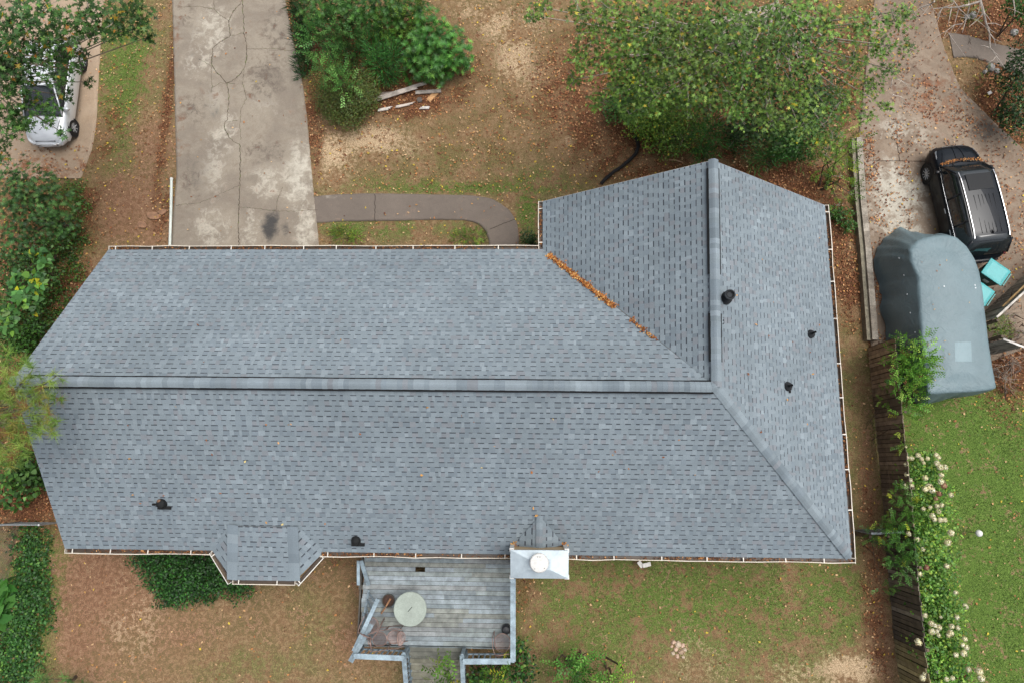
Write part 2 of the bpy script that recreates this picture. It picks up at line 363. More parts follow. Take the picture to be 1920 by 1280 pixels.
G_CLAY = [(290,270,50,70,.8),(240,390,80,80,1.0),(290,430,50,50,.9),(270,330,60,50,.6),(180,1090,70,70,1.25),(150,1180,60,70,1.0),(240,1130,60,70,.9),(330,1190,90,60,.6),(240,1250,140,40,.5),(180,1230,70,50,.7),(500,1160,110,50,.35),(660,1200,40,50,.7),(640,1090,60,40,.4),
 (580,1070,70,30,.4),(110,1060,30,40,.7),(160,1000,60,60,.9),(100,300,120,40,.6),(620,250,40,40,.45),(1640,1000,24,260,.75),(1655,1200,30,90,.9),(900,40,70,50,.3),(1690,820,15,60,.3),(690,1100,20,70,.6)]
G_STRAW = [(628,285,34,34,1.0),(700,262,60,30,.9),(760,270,40,25,.5),(968,112,40,50,.85),(930,50,45,45,.6),(880,20,35,20,.5),(1000,140,35,35,.6),(1065,265,12,14,.8),(1000,50,40,40,.4),(900,190,40,20,.3),(1600,1255,50,25,.9),(1480,1262,60,20,.35),(620,320,40,30,.5),(250,1170,40,50,.4),(1300,1240,50,40,.2)]
G_LIT = [(1150,230,110,110,.8),(1080,170,90,130,.75),(950,200,90,60,.35),(850,330,200,40,.2),(1250,320,120,30,.7),(1450,350,130,60,1.1),(1560,420,60,90,.9),(1590,520,30,90,.9),(1350,150,300,170,.9),(1650,90,160,110,.5),(1640,300,24,90,.8),(760,185,110,40,1.1),(700,120,150,110,.8),(870,130,60,90,.5),(590,170,16,130,1.0),(596,280,10,80,.7),
 (545,40,12,70,1.0),(314,200,12,220,.7),(310,400,20,60,.6),(200,250,30,80,.5),(160,400,40,80,.6),(60,460,100,160,.7),(60,800,90,140,1.1),(60,930,80,60,1.2),(1880,640,70,110,1.1),(1860,560,50,40,.8),(1900,30,100,90,1.0),(1890,190,60,100,1.2),(1800,40,90,50,.8),(1640,1120,22,200,.6),(985,1090,20,60,.5),(690,1010,60,60,.6),(130,560,60,110,.8),(1640,660,10,120,.8),(900,260,150,60,.3),(1550,1055,60,30,.2)]
def wmask(blobs, X, Y):
    o = np.zeros(X.shape)
    for (px, py, rx, ry, a) in blobs:
        c = at(px, py, 0); u = (X - c.x) / (rx / 50 * 1.25); v = (Y - c.y) / (ry / 50 * 1.25)
        o = np.maximum(o, a * np.exp(-1.15 * (u * u + v * v) ** 1.3))
    return o
def all_masks(X, Y): return [wmask(b, X, Y) for b in (G_GREEN, G_CLAY, G_STRAW, G_LIT)]
def axis(a, b, s, far):
    inn = np.arange(a, b, s); e = s * np.cumsum(1.35 ** np.arange(1, 28)); e = e[e < far]
    return np.concatenate([(a - e)[::-1], inn, inn[-1] + e])
def grid_obj(name, X, Y, Z, material, masks=None, thick=0):
    ny, nx = X.shape; V = np.stack([X, Y, Z], -1).reshape(-1, 3)
    i = np.arange((ny - 1) * (nx - 1)); r = i // (nx - 1); c = i % (nx - 1); q = r * nx + c
    F = np.stack([q, q + 1, q + nx + 1, q + nx], 1)
    me = bpy.data.meshes.new(name); me.vertices.add(len(V)); me.vertices.foreach_set('co', V.astype('f').ravel())
    me.loops.add(F.size); me.loops.foreach_set('vertex_index', F.astype('i').ravel()); me.polygons.add(len(F)); me.polygons.foreach_set('loop_start', np.arange(0, F.size, 4, dtype='i'))
    if masks is not None:
        a = me.attributes.new('Mask', 'FLOAT_COLOR', 'POINT'); a.data.foreach_set('color', np.stack([m.ravel() for m in masks], 1).astype('f').ravel())
    me.polygons.foreach_set('use_smooth', [True] * len(F)); me.materials.append(material); me.update(calc_edges=True)
    o = bpy.data.objects.new(name, me); COL.objects.link(o); return o
gx = axis(-26, 26, .15, 700); gy = axis(-12, 22, .15, 700); GX, GY = np.meshgrid(gx, gy)
GZ = .012 * np.sin(GX * 1.3 + np.sin(GY)) + .012 * np.sin(GY * 1.1 + GX * .4) - .01
tag(grid_obj('ground', GX, GY, GZ, M_GROUND, all_masks(GX, GY)), kind='structure')
def resample(pts, n):
    P = [Vector(p) for p in pts]; 
    L = [0]; 
    for a, b in zip(P, P[1:]): L.append(L[-1] + (b - a).length)
    out = []
    for i in range(n):
        t = L[-1] * i / (n - 1); k = 0
        while k < len(P) - 2 and L[k + 1] < t: k += 1
        f = (t - L[k]) / max(L[k + 1] - L[k], 1e-9); out.append(P[k].lerp(P[k + 1], min(max(f, 0), 1)))
    return out
def slab(name, left, right, z, n, m, material, blobs, edge=.008):
    """paving lofted between two edge curves given as photo points on the ground, with a turned-down edge"""
    A = resample([at(*p, z) for p in left], n); B = resample([at(*p, z) for p in right], n)
    sm = lambda P: [P[0]] + [(P[i - 1] + P[i] * 2 + P[i + 1]) / 4 for i in range(1, len(P) - 1)] + [P[-1]]
    for _ in range(2): A = sm(A); B = sm(B)
    X = np.zeros((n, m + 2)); Y = X.copy(); Z = np.full_like(X, z)
    for i in range(n):
        wob = Vector((random.uniform(-1, 1), random.uniform(-1, 1), 0)) * edge
        for j in range(m):
            p = (A[i] + wob).lerp(B[i] - wob, j / (m - 1)); X[i, j + 1] = p.x; Y[i, j + 1] = p.y
        X[i, 0] = X[i, 1]; Y[i, 0] = Y[i, 1]; X[i, -1] = X[i, -2]; Y[i, -1] = Y[i, -2]; Z[i, 0] = Z[i, -1] = -.15
    ms = [wmask(b, X, Y) for b in blobs]
    return tag(grid_obj(name, X, Y, Z, material, ms), kind='structure')
DL = [(321,-60),(323,0),(326,120),(328,200),(331,330),(325,400),(322,462),(320,530)]
DR = [(520,-60),(534,0),(552,90),(566,150),(575,220),(581,290),(588,365),(595,430),(598,470),(600,530)]
D_LIGHT = [(395,60,45,60,.6),(380,120,40,40,.5),(420,250,30,50,.6),(395,320,30,50,.6),(395,430,40,50,.55),(560,330,28,70,.95),(505,340,40,40,.6),(575,430,20,50,.8),(470,440,20,50,.6),(400,200,25,40,.5),(500,200,40,30,.4),(540,150,20,40,.3)]
D_DARK = [(505,150,50,50,.6),(370,330,30,60,.5),(500,290,50,30,.5),(370,210,40,40,.55),(520,60,30,60,.55),(350,40,25,50,.5)]
D_RUST = [(330,100,8,140,.35),(326,330,6,120,.45),(343,250,10,60,.3),(575,230,8,60,.2)]
D_OIL = [(508,425,17,34,1.1),(536,432,9,14,.8),(405,215,12,18,.55),(380,75,8,14,.5),(362,103,7,7,.5)]
slab('driveway', DL, DR, .05, 150, 60, M_DRIVE, (D_LIGHT, D_DARK, D_RUST, D_OIL))
WO = [(588,369),(640,364),(700,363),(880,366),(925,373),(955,393),(969,415),(973,440),(972,500)]
WI = [(592,418),(640,415),(700,414),(820,412),(868,412),(896,418),(911,432),(917,452),(917,500)]
slab('walkway', WO, WI, .045, 70, 14, M_WALK, ([(620,368,30,8,.3)], [(860,400,60,20,.3)], [], []), .008)
NL = [(1660,-80),(1640,0),(1625,120),(1610,262),(1620,400),(1628,520),(1634,650),(1640,760)]
NR = [(1725,-80),(1745,0),(1770,100),(1795,160),(1850,215),(1925,290),(1990,350),(2010,560),(2010,640)]
NR = [(1725,-80),(1745,0),(1770,90),(1800,165),(1860,225),(1940,300),(2040,400),(2060,560),(2060,600)]
slab('neighbour_driveway', NL, NR, .04, 120, 70, M_NDRIVE, ([(1680,370,50,70,1.1),(1700,240,60,50,.6),(1860,330,60,30,.35),(1690,430,40,40,.9)], [(1870,250,60,24,.9),(1700,150,60,50,.5)], [(1740,190,60,60,.5),(1890,420,60,80,.35)], []))
slab('concrete_path', [(1780,62),(1815,66),(1850,78),(1910,92),(1990,118)], [(1788,108),(1820,106),(1860,118),(1910,138),(1980,165)], .035, 24, 10, M_WALK, ([], [], [], []), .02)
slab('left_driveway', [(-240,-60),(-240,100),(-220,300),(-200,335)], [(205,-60),(190,40),(186,110),(180,230),(172,280),(150,335)], .04, 60, 60, M_LDRIVE, ([(170,60,20,60,.3)], [(60,30,60,60,.25)], [(60,315,120,30,.5),(150,320,40,30,.5)], []))
# cracks in the driveway: thin soil-filled ribbons 4 mm above the slab
CR = [[(453,-20),(452,6),(437,22),(429,40),(430,52),(432,68),(412,80),(398,90),(397,122),(405,135),(416,145),(425,156),(429,180),(428,205),(426,225),(419,236),(426,252),(436,264),(450,271),(451,300),(450,340),(447,400),(448,470)],
 [(455,-20),(455,14),(457,34),(457,62),(462,80),(462,110),(458,128),(447,143),(432,154),(425,156)],[(430,68),(445,66),(457,62)],[(463,92),(490,92),(520,92),(548,96)],[(457,130),(455,160),(462,185),(452,205),(450,235),(452,262)],
 [(330,386),(350,383),(372,381),(400,370),(425,358),(449,348)],[(450,389),(480,391),(520,396),(560,396),(596,393)],[(372,110),(385,118),(397,124)],[(430,40),(412,28),(402,18),(400,-10)],[(332,14),(370,12),(402,18)],[(398,165),(412,156),(425,156)],
 [(516,396),(522,372),(530,350)],[(430,228),(445,226)],[(396,124),(398,165),(396,175)],[(425,156),(440,158)]]
cm = MB()
for k, l in enumerate(CR):
    P = resample([at(x, y, .055) for x, y in l], max(4, int(sum(math.dist(a, b) for a, b in zip(l, l[1:])) / 3)))
    P = [p + Vector((random.uniform(-.025, .025), random.uniform(-.025, .025), 0)) for p in P]
    wd = .014 if k < 2 else .007
    ws = [wd * random.uniform(.5, 1.5) for _ in P]
    for i in range(len(P) - 1):
        d = (P[i + 1] - P[i]).normalized(); s = Vector((-d.y, d.x, 0))
        cm.face([P[i] + s * ws[i], P[i] - s * ws[i], P[i + 1] - s * ws[i + 1], P[i + 1] + s * ws[i + 1]], pic('5d5142') if random.random() < .8 else pic('5c6138'))
for a, b in (((703,364),(703,414)),((965,411),(918,430))):
    P = resample([at(*a, .05), at(*b, .05)], 14); P = [p + Vector((random.uniform(-.015, .015), random.uniform(-.015, .015), 0)) for p in P]
    for i in range(13):
        d = (P[i + 1] - P[i]).normalized(); s = Vector((-d.y, d.x, 0)) * .012; cm.face([P[i] + s, P[i] - s, P[i + 1] - s, P[i + 1] + s], pic('3c332b'))
for l in ([(1682,235),(1682,270),(1687,302)],[(1636,302),(1687,302),(1735,303)]):
    P = resample([at(x, y, .046) for x, y in l], 20)
    for i in range(19):
        d = (P[i + 1] - P[i]).normalized(); s = Vector((-d.y, d.x, 0)) * .013; cm.face([P[i] + s, P[i] - s, P[i + 1] - s, P[i + 1] + s], pic('4c3b30'))
tag(cm.build('paving_cracks', M_CRACK), 'thin dark soil filled cracks wandering over the concrete paving', 'cracks', kind='structure')
# ------------------------------------------------------------ loose stuff on the ground: fallen leaves and grass
def in_poly(X, Y, P):
    ins = np.zeros(X.shape, bool); j = len(P) - 1
    for i in range(len(P)):
        xi, yi = P[i]; xj, yj = P[j]
        ins ^= ((yi > Y) != (yj > Y)) & (X < (xj - xi) * (Y - yi) / (yj - yi + 1e-12) + xi); j = i
    return ins
PD = [at2(*p) for p in DL] + [at2(*p) for p in reversed(DR)]
PW = [at2(*p) for p in WO] + [at2(*p) for p in reversed(WI)]
PN = [at2(*p) for p in NL] + [at2(*p) for p in reversed(NR)]
PL = [at2(*p) for p in [(-240,-60),(205,-60),(190,40),(186,110),(180,230),(172,280),(150,335),(-200,335)]]
PP = [at2(*p) for p in [(1780,62),(1815,66),(1850,78),(1910,92),(1990,118),(1980,165),(1910,138),(1860,118),(1820,106),(1788,108)]]
HOUSE = [at2(230,480), at2(1020,480), at2(1020,400), at2(1520,400), at2(1570,1020), at2(160,1005)]
x0, x1, y0, y1 = -24, 24, -11, 20.5
def scatter(n): return rng.uniform(x0, x1, n), rng.uniform(y0, y1, n)
L_EXTRA = [(1634,330,13,120,2.2),(1645,560,14,90,2.0),(1690,330,14,120,1.2),(1760,200,60,50,1.0),(1850,300,60,50,.6),(1880,430,60,70,.6),(1800,230,50,40,.9),(1700,60,50,60,.8),(1660,380,20,12,1.2),(1740,270,80,20,.5),(1640,360,12,100,1.3),(1720,170,40,40,.6),(1900,340,40,100,.5),(80,320,110,16,1.0),(120,290,60,20,.7),(1860,500,60,40,.6),(1700,110,40,50,.6)]
n = 300000; X, Y = scatter(n); lit = wmask(G_LIT, X, Y); gr = wmask(G_GREEN, X, Y); front = np.clip((Y - 3) / 6, 0, 1)
pave = in_poly(X, Y, PD) | in_poly(X, Y, PW) | in_poly(X, Y, PN) | in_poly(X, Y, PL) | in_poly(X, Y, PP)
ex = wmask(L_EXTRA, X, Y); clump = .5 + .5 * np.sin(X * 2.1 + 2 * np.sin(Y * 1.3)) * np.sin(Y * 2.7 + 1.5 * np.sin(X * 1.7))
pr = np.where(pave, .01 + .55 * ex * clump + np.where(in_poly(X, Y, PN), .05, 0), .024 + .055 * front + .66 * lit ** 1.5 * (.4 + .6 * clump) + .5 * (lit > .5) * .25)
pr = np.where(in_poly(X, Y, PD), .004, pr)
keep = (rng.random(n) < pr) & ~in_poly(X, Y, HOUSE); X = X[keep]; Y = Y[keep]; pv = pave[keep]; n = len(X)
Z = np.where(pv, .062, .02) + rng.random(n) * .03
sz = rng.uniform(.05, .11, n)
litk = np.maximum(wmask(G_LIT, X, Y), np.where(pv, wmask(L_EXTRA, X, Y), 0))
c1 = palette(n, [('a56c48', 4), ('88583e', 4), ('c08a5e', 3), ('6d4330', 3), ('d8a877', 1.2)], .15); c2 = palette(n, [('e0b98a', 4), ('d09f5c', 2), ('e5c84a', 1.2), ('c88a55', 2), ('9a6a45', 2)], .12)
cc = np.where((rng.random(n) < np.clip(litk * 1.4, .25, .93))[:, None], c1, c2)
up = nrm(np.array([[0, 0, 1.]]) + rng.normal(0, .3, (n, 3))); d = rdir(n) * [1, 1, .15]
tag(leaves('fallen_leaves', np.stack([X, Y, Z], 1), d, up, sz, sz * rng.uniform(.5, .9, n), cc, T_QUAD, M_DRY, droop=-.1), 'brown and tan fallen leaves scattered over the yards and the paving', 'fallen leaves', kind='stuff')
n = 420000; X, Y = scatter(n); g = wmask(G_GREEN, X, Y); bad = np.maximum(np.maximum(wmask(G_CLAY, X, Y), wmask(G_STRAW, X, Y)), .8 * wmask(G_LIT, X, Y))
pave = in_poly(X, Y, PD) | in_poly(X, Y, PW) | in_poly(X, Y, PN) | in_poly(X, Y, PL) | in_poly(X, Y, PP)
cl = .5 + .5 * np.sin(X * 3.3 + 2.2 * np.sin(Y * 2.1)) * np.sin(Y * 3.9 + 2 * np.sin(X * 1.9))
keep = (rng.random(n) < np.clip(.18 + .7 * g - .8 * bad, .0, 1) * (.4 + .6 * cl)) & ~pave & ~in_poly(X, Y, HOUSE); X = X[keep]; Y = Y[keep]; g = g[keep]; n = len(X)
c = np.where((rng.random(n) < .25 + .75 * np.clip(g, 0, 1))[:, None], palette(n, [('5a6a33', 3), ('75883f', 3), ('8d9650', 1.5)], .16), palette(n, [('a08b5e', 2), ('8a7a4c', 2)], .15))
c = np.where(((g > 1.0) & (rng.random(n) < .8))[:, None], palette(n, [('567632', 3), ('708f42', 3), ('889e52', 1)], .15), c)
tag(leaves('grass', np.stack([X, Y, np.zeros(n)], 1), rdir(n) * [1, 1, .2] + [0, 0, .45], rdir(n), rng.uniform(.05, .1, n), np.full(n, .022), c, T_NEED, M_LEAF, droop=.2), 'short patchy grass growing over both yards', 'grass', kind='stuff')

# ------------------------------------------------------------ the house
ZE, ZR = 3.2, 6.52
P_FL = at(203,469,ZE); P_BL = at(122,1027,ZE); P_RL = at(22,714,ZR); P_IN = at(1018,468,ZE); P_WT = at(1018,378,ZE)
P_WP = at(1337,301,ZR); P_TR = at(1546,385,ZE); P_BR = at(1596,1046,ZE); P_J = at(1343,725,ZR)
cen = (P_FL + P_BR) / 2
house = empty('house', (cen.x, cen.y, 0)); tag(house, 'single storey house with grey shingled hip and gable roof filling the middle', 'house')
def clip(poly, P):
    """clip convex polygon poly by convex CCW polygon P, both lists of (u,t)"""
    for i in range(len(P)):
        a = P[i]; b = P[(i + 1) % len(P)]; out = []
        ins = lambda q: (b[0] - a[0]) * (q[1] - a[1]) - (b[1] - a[1]) * (q[0] - a[0]) >= -1e-9
        for k in range(len(poly)):
            p = poly[k]; q = poly[(k + 1) % len(poly)]; ip, iq = ins(p), ins(q)
            if ip: out.append(p)
            if ip != iq:
                d1 = (b[0] - a[0]) * (p[1] - a[1]) - (b[1] - a[1]) * (p[0] - a[0]); d2 = (b[0] - a[0]) * (q[1] - a[1]) - (b[1] - a[1]) * (q[0] - a[0])
                t = d1 / (d1 - d2); out.append((p[0] + (q[0] - p[0]) * t, p[1] + (q[1] - p[1]) * t))
        poly = out
        if len(poly) < 3: return []
    return poly
SH = [(pic('8d98a0'), 8), (pic('929da5'), 3.4), (pic('99a4ac'), 1.1), (pic('88939c'), 2.6), (pic('8f949b'), 1.8), (pic('838e97'), .8)]
SHC = [tuple(v * k for v, k in zip(c, (.93, .955, .945))) for c, _ in SH]; SHW = [x for _, x in SH]; DASH = pic('4a4f57')
def shingles(mb, e0, e1, r0, r1, poly, ncourse, tabw=.145):
    """eave line e0-e1, ridge line r0-r1 (any points along it); poly = 3D corners of the face"""
    e0, e1, r0, r1 = map(Vector, (e0, e1, r0, r1)); U = (e1 - e0).normalized()
    rd = (r1 - r0)
    def R(u):
        p = e0 + U * u; s = ((p - r0).dot(U)) / rd.dot(U); return r0 + rd * s
    def to3(u, t): return (e0 + U * u).lerp(R(u), t)
    def to2(p):
        u = (p - e0).dot(U)
        q0 = e0 + U * u; q1 = R(u); dd = q1 - q0; t = (p - q0).dot(dd) / dd.dot(dd); return (u, t)
    P = [to2(Vector(p)) for p in poly]
    A = sum(P[i][0] * P[(i + 1) % len(P)][1] - P[(i + 1) % len(P)][0] * P[i][1] for i in range(len(P)))
    if A < 0: P.reverse()
    nrmv = (to3(1, 0) - to3(0, 0)).cross(to3(0, 1) - to3(0, 0)).normalized()
    if nrmv.z < 0: nrmv = -nrmv
    umin = min(p[0] for p in P); umax = max(p[0] for p in P); dt = 1.0 / ncourse; slope = (to3(0, 1) - to3(0, 0)).length
    def put(u0, u1, t0, t1, h0, h1, c):
        q = clip([(u0, t0), (u1, t0), (u1, t1), (u0, t1)], P)
        if q: mb.face([to3(a, b) + nrmv * (h0 + (h1 - h0) * (b - t0) / (t1 - t0)) for a, b in q], c)
    prev = []
    for j in range(-1, ncourse + 1):
        t0 = j * dt; t1 = t0 + dt; u = umin - random.uniform(0, .4)
        base = random.gauss(1, .012); faint = random.random() < .12
        while u < umax:
            wt = random.choice((random.uniform(.07, .13), random.uniform(.12, .21))); wg = random.uniform(.08, .21)
            def colr():
                c = random.choices(SHC, SHW)[0]; k = base * random.gauss(1, .03); return tuple(x * k for x in c)
            c = colr(); put(u, u + wt, t0, t1 - dt * .05, .014, .004, c)
            put(u, u + wt, t1 - dt * .05, t1, .004, .003, tuple(x * .72 for x in c))  # thin strip with the step's shade line painted into the tab colour
            c = colr(); dn = dt * random.uniform(.19, .26); cut = random.random()
            k = .95 if faint else 1
            put(u + wt, u + wt + wg, t0, t1 - dn, .008, .003, c)
            d = vary(DASH if not faint else pic('5c616a'), .85, 1.2)
            put(u + wt, u + wt + wg, t1 - dn, t1, .003, .002, d)
            u += wt + wg
    return to3, to2
mb = MB()
shingles(mb, P_FL, P_IN, P_RL, P_J, [P_FL, P_IN, P_J, P_RL], 35)
shingles(mb, P_BL, P_BR, P_RL, P_J, [P_BL, P_BR, P_J, P_RL], 35)
shingles(mb, P_IN, P_WT, P_J, P_WP, [P_IN, P_WT, P_WP, P_J], 35)
shingles(mb, P_TR, P_BR, P_WP, P_J, [P_TR, P_BR, P_J, P_WP], 35)
roof = wpart(mb, 'roof', M_SHINGLE, house)
# deck below the shingles, soffit, rake boards
mb = MB(); dn = Vector((0, 0, -.03)); wd = pic('6b5a48')
for f in ([P_FL, P_IN, P_J, P_RL], [P_BR, P_BL, P_RL, P_J], [P_IN, P_WT, P_WP, P_J], [P_TR, P_BR, P_J, P_WP]): mb.face([p + dn for p in f], wd); mb.face([p + dn * 4 for p in f][::-1], wd)
wpart(mb, 'sheathing', M_WOOD, roof)
mb = MB(); wh = pic('d9d3c8')
for a, b in ((P_FL, P_RL), (P_BL, P_RL), (P_WT, P_WP), (P_TR, P_WP)):
    mb.beam(a + Vector((0, 0, -.11)), b + Vector((0, 0, -.11)), .03, .16, wh)
for a, b in ((P_FL, P_IN), (P_BL, P_BR), (P_IN, P_WT), (P_TR, P_BR)):
    mb.beam(a + Vector((0, 0, -.12)), b + Vector((0, 0, -.12)), .03, .17, wh)
wpart(mb, 'fascia', M_PAINT, house)
# walls
def inset(p, q, d): return p
cx = lambda p, dx, dy: (p.x + dx, p.y + dy)
W = [cx(P_FL, .35, -.5), cx(P_IN, .5, -.5), cx(P_WT, .5, -.35), cx(P_TR, -.5, -.35), cx(P_BR, -.5, .5), cx(P_BL, .35, .5)]
mb = MB()
for i in range(len(W)):
    a = W[i]; b = W[(i + 1) % len(W)]; mb.face([(*a, -.1), (*b, -.1), (*b, ZE - .1), (*a, ZE - .1)])
for a, b, pk in ((P_FL, P_BL, P_RL), (P_WT, P_TR, P_WP)):
    o = (P_J - pk).normalized() * .35; mb.face([a + o + Vector((0, 0, -.15)), b + o + Vector((0, 0, -.15)), pk + o + Vector((0, 0, -.2))])
wall = wpart(mb, 'wall', M_BRICK, house)
mb = MB()
sof = [P_FL, P_IN, P_WT, P_TR, P_BR, P_BL]
for i in range(6):
    a = sof[i]; b = sof[(i + 1) % 6]; wa = W[i]; wb = W[(i + 1) % 6]; mb.face([(a.x, a.y, ZE - .21), (b.x, b.y, ZE - .21), (*wb, ZE - .21), (*wa, ZE - .21)], pic('d0cac0'))
wpart(mb, 'soffit', M_PAINT, house)
def window(c, nrm_, wd_, ht):
    n = Vector(nrm_).normalized(); s = Vector((-n.y, n.x, 0)); c = Vector(c); M = Matrix((s, n, Vector((0, 0, 1)))).transposed()
    f = MB()
    for dx in (-1, 1): f.box(c + s * dx * wd_ / 2 + n * .03, (.07, .06, ht + .07), col=pic('e8e6e0'), rot=M)
    for dz in (-1, 0, 1): f.box(c + Vector((0, 0, dz * ht / 2)) + n * .03, (wd_ - .07, .05, .07), col=pic('e8e6e0'), rot=M)
    w_ = wpart(f, 'window', M_PAINT, house); g = MB(); g.box(c + n * .01, (wd_, .02, ht), col=(.02, .025, .03), rot=M); wpart(g, 'glass', M_GLASS, w_)
ym = (W[0][1] + W[1][1]) / 2
for f in (.08, .62, .8): window(((1 - f) * W[0][0] + f * W[1][0], (1 - f) * W[0][1] + f * W[1][1], 1.6), (0, 1, 0), 1.1, 1.3)
for f in (.06, .68, .85): window(((1 - f) * W[5][0] + f * W[4][0], (1 - f) * W[5][1] + f * W[4][1], 1.6), (0, -1, 0), 1.1, 1.3)
for f in (.3, .7): window(((1 - f) * W[3][0] + f * W[4][0], (1 - f) * W[3][1] + f * W[4][1], 1.6), (1, 0, 0), 1.0, 1.2)
g = MB(); ga = Vector((*W[0], 0)).lerp(Vector((*W[1], 0)), .19); gb = Vector((*W[0], 0)).lerp(Vector((*W[1], 0)), .46)
for k in range(4): g.beam(ga + Vector((0, .04, .3 + k * .58)), gb + Vector((0, .04, .3 + k * .58)), .05, .56, pic('e4e0d6'))
wpart(g, 'garage_door', M_PAINT, house)
# ridge and hip caps
def cap_run(name, a, b, hw, lift, parent, step=.15, droop=.667, vent=None):
    m = MB(); d = (b - a); L = d.length; d.normalize(); s = Vector((d.y, -d.x, 0)).normalized(); n = int(L / step); c = None
    for i in range(n):
        p = a + d * (L * i / n); q = a + d * (L * (i + 1) / n)
        if c is None or random.random() < .75: c = vary(random.choices(SHC, [4, 4, 2.5, 3, 1, 1.5])[0], .92, 1.12)
        bow = .012
        z0 = lift; zc = Vector((0, 0, 1)); j = s * random.uniform(-.004, .004)
        for u, v in ((-1, -.4), (-.4, 0), (0, .4), (.4, 1)):
            hh = lambda t, e: zc * (z0 + e - abs(t) * hw * droop * (.55 + .45 * abs(t)))
            m.face([p + s * u * hw + hh(u, .008) + j, p + s * v * hw + hh(v, .008) + j, q + s * v * hw + hh(v, 0) + j, q + s * u * hw + hh(u, 0) + j], c)
    o = wpart(m, name, M_SHINGLE, parent)
    return o
def vent_run(a, b, hw, lift, parent, droop=.667):
    m = MB(); d = (b - a).normalized(); s = Vector((d.y, -d.x, 0)).normalized(); n = max(2, int((b - a).length / .6))
    for i in range(n):
        p = a.lerp(b, i / n); q = a.lerp(b, (i + 1) / n)
        for sg in (-1, 1):
            o1 = s * sg * (hw + random.uniform(-.003, .006)); z = Vector((0, 0, lift - hw * droop)); zi = Vector((0, 0, lift - .01))
            m.face([p + zi, q + zi, q + o1 + z, p + o1 + z], pic('15171a')); m.face([p + o1 + z, q + o1 + z, q + o1 + z - Vector((0, 0, .05)), p + o1 + z - Vector((0, 0, .05))], pic('101113'))
    return wpart(m, 'ridge_vent', M_RUB, parent)
rd = (P_J - P_RL).normalized(); wdv = (P_J - P_WP).normalized()
cap_run('ridge_cap', P_RL, P_J, .145, .13, roof); vent_run(P_RL + rd * .5, P_J - rd * .1, .185, .115, roof)
cap_run('ridge_cap', P_WP, P_J, .145, .13, roof)
lw = (P_J - P_WP).length
vent_run(P_WP + wdv * .25, P_WP + wdv * lw * .52, .185, .115, roof); vent_run(P_WP + wdv * lw * .69, P_WP + wdv * lw * .895, .185, .115, roof)
cap_run('hip_cap', P_J + Vector((0, 0, -.03)), P_BR.lerp(P_J, .012), .15, .05, roof, .15, .45)
for k, (px, py) in enumerate(((1329,322),(1344,321),(1329,327),(1344,327),(1341,601),(1356,601),(1341,607),(1356,607))):
    m = MB(); c = at(px, py, ZR - .02); m.lathe(c, [(.018, 0), (.016, .04), (.001, .045)], 6, pic('222222')); 
    wpart(m, 'nail_head', M_RUB, roof)
# gutters with hangers, in world space, lip outside the eave
def gutter(a, b, out, seed=0, wob=.02, cap0=True, cap1=True, first=.25, parent=None, lc='e6dccb'):
    m = MB(); d = (b - a).normalized(); o = Vector(out).normalized(); n = max(2, int((b - a).length / .7)); L = (b - a).length
    z = Vector((0, 0, 1)); pr = [(0.0, -.02), (.02, -.12), (.1, -.12), (.135, -.04), (.14, .0), (.115, .004)]
    col = [pic('6a5a4a'), pic('4e4034'), pic('857664'), pic(lc), pic(lc)]
    W_ = [random.uniform(-wob, wob) for _ in range(n + 1)]
    for i in range(n):
        for k in range(5):
            q = []
            for t, kk in ((i / n, k), ((i + 1) / n, k), ((i + 1) / n, k + 1), (i / n, k + 1)):
                ww = W_[round(t * n)] * (pr[kk][0] / .14); q.append(a.lerp(b, t) + o * (pr[kk][0] + ww) + z * (pr[kk][1]))
            m.face(q, col[k])
    for e, on in ((a, cap0), (b, cap1)):
        if on: m.box(e + o * .07 + z * -.06, (.012 if abs(d.x) > .5 else .14, .14 if abs(d.x) > .5 else .012, .12), col=pic(lc), rz=0 if min(abs(d.x), abs(d.y)) < .3 else math.atan2(d.y, d.x))
    g = wpart(m, 'gutter', M_PAINT, parent or house)
    s = first
    while s < L - .1:
        h = MB(); p = a + d * s; h.beam(p + o * .0 + z * .004, p + o * .13 + z * .004, .03, .008, pic('efe9dc')); wpart(h, 'hanger', M_PAINT, g); s += random.uniform(1.1, 1.5)
    return g
e0 = .012
GUT = []
def gut(a, b, out, **k): GUT.append((a, b, Vector(out))); return gutter(a + Vector(out) * e0, b + Vector(out) * e0, out, **k)
gut(P_FL, P_IN + Vector((-.14, 0, 0)), (0, 1, 0)); gut(P_IN, P_WT, (-1, 0, 0)); gut(P_TR, P_BR, (1, .06, 0))
BX0 = at(390,1033,ZE); BX1 = at(603,1041,ZE); dd = (P_BR - P_BL).normalized()
fb = lambda px: P_BL + dd * ((at(px, 1036, ZE) - P_BL).dot(dd))
gut(P_BL, fb(396), (0, -1, 0), wob=.03); gut(fb(600), fb(957), (0, -1, 0), wob=.02); gut(fb(1066), P_BR + dd * .13, (0, -1, 0))
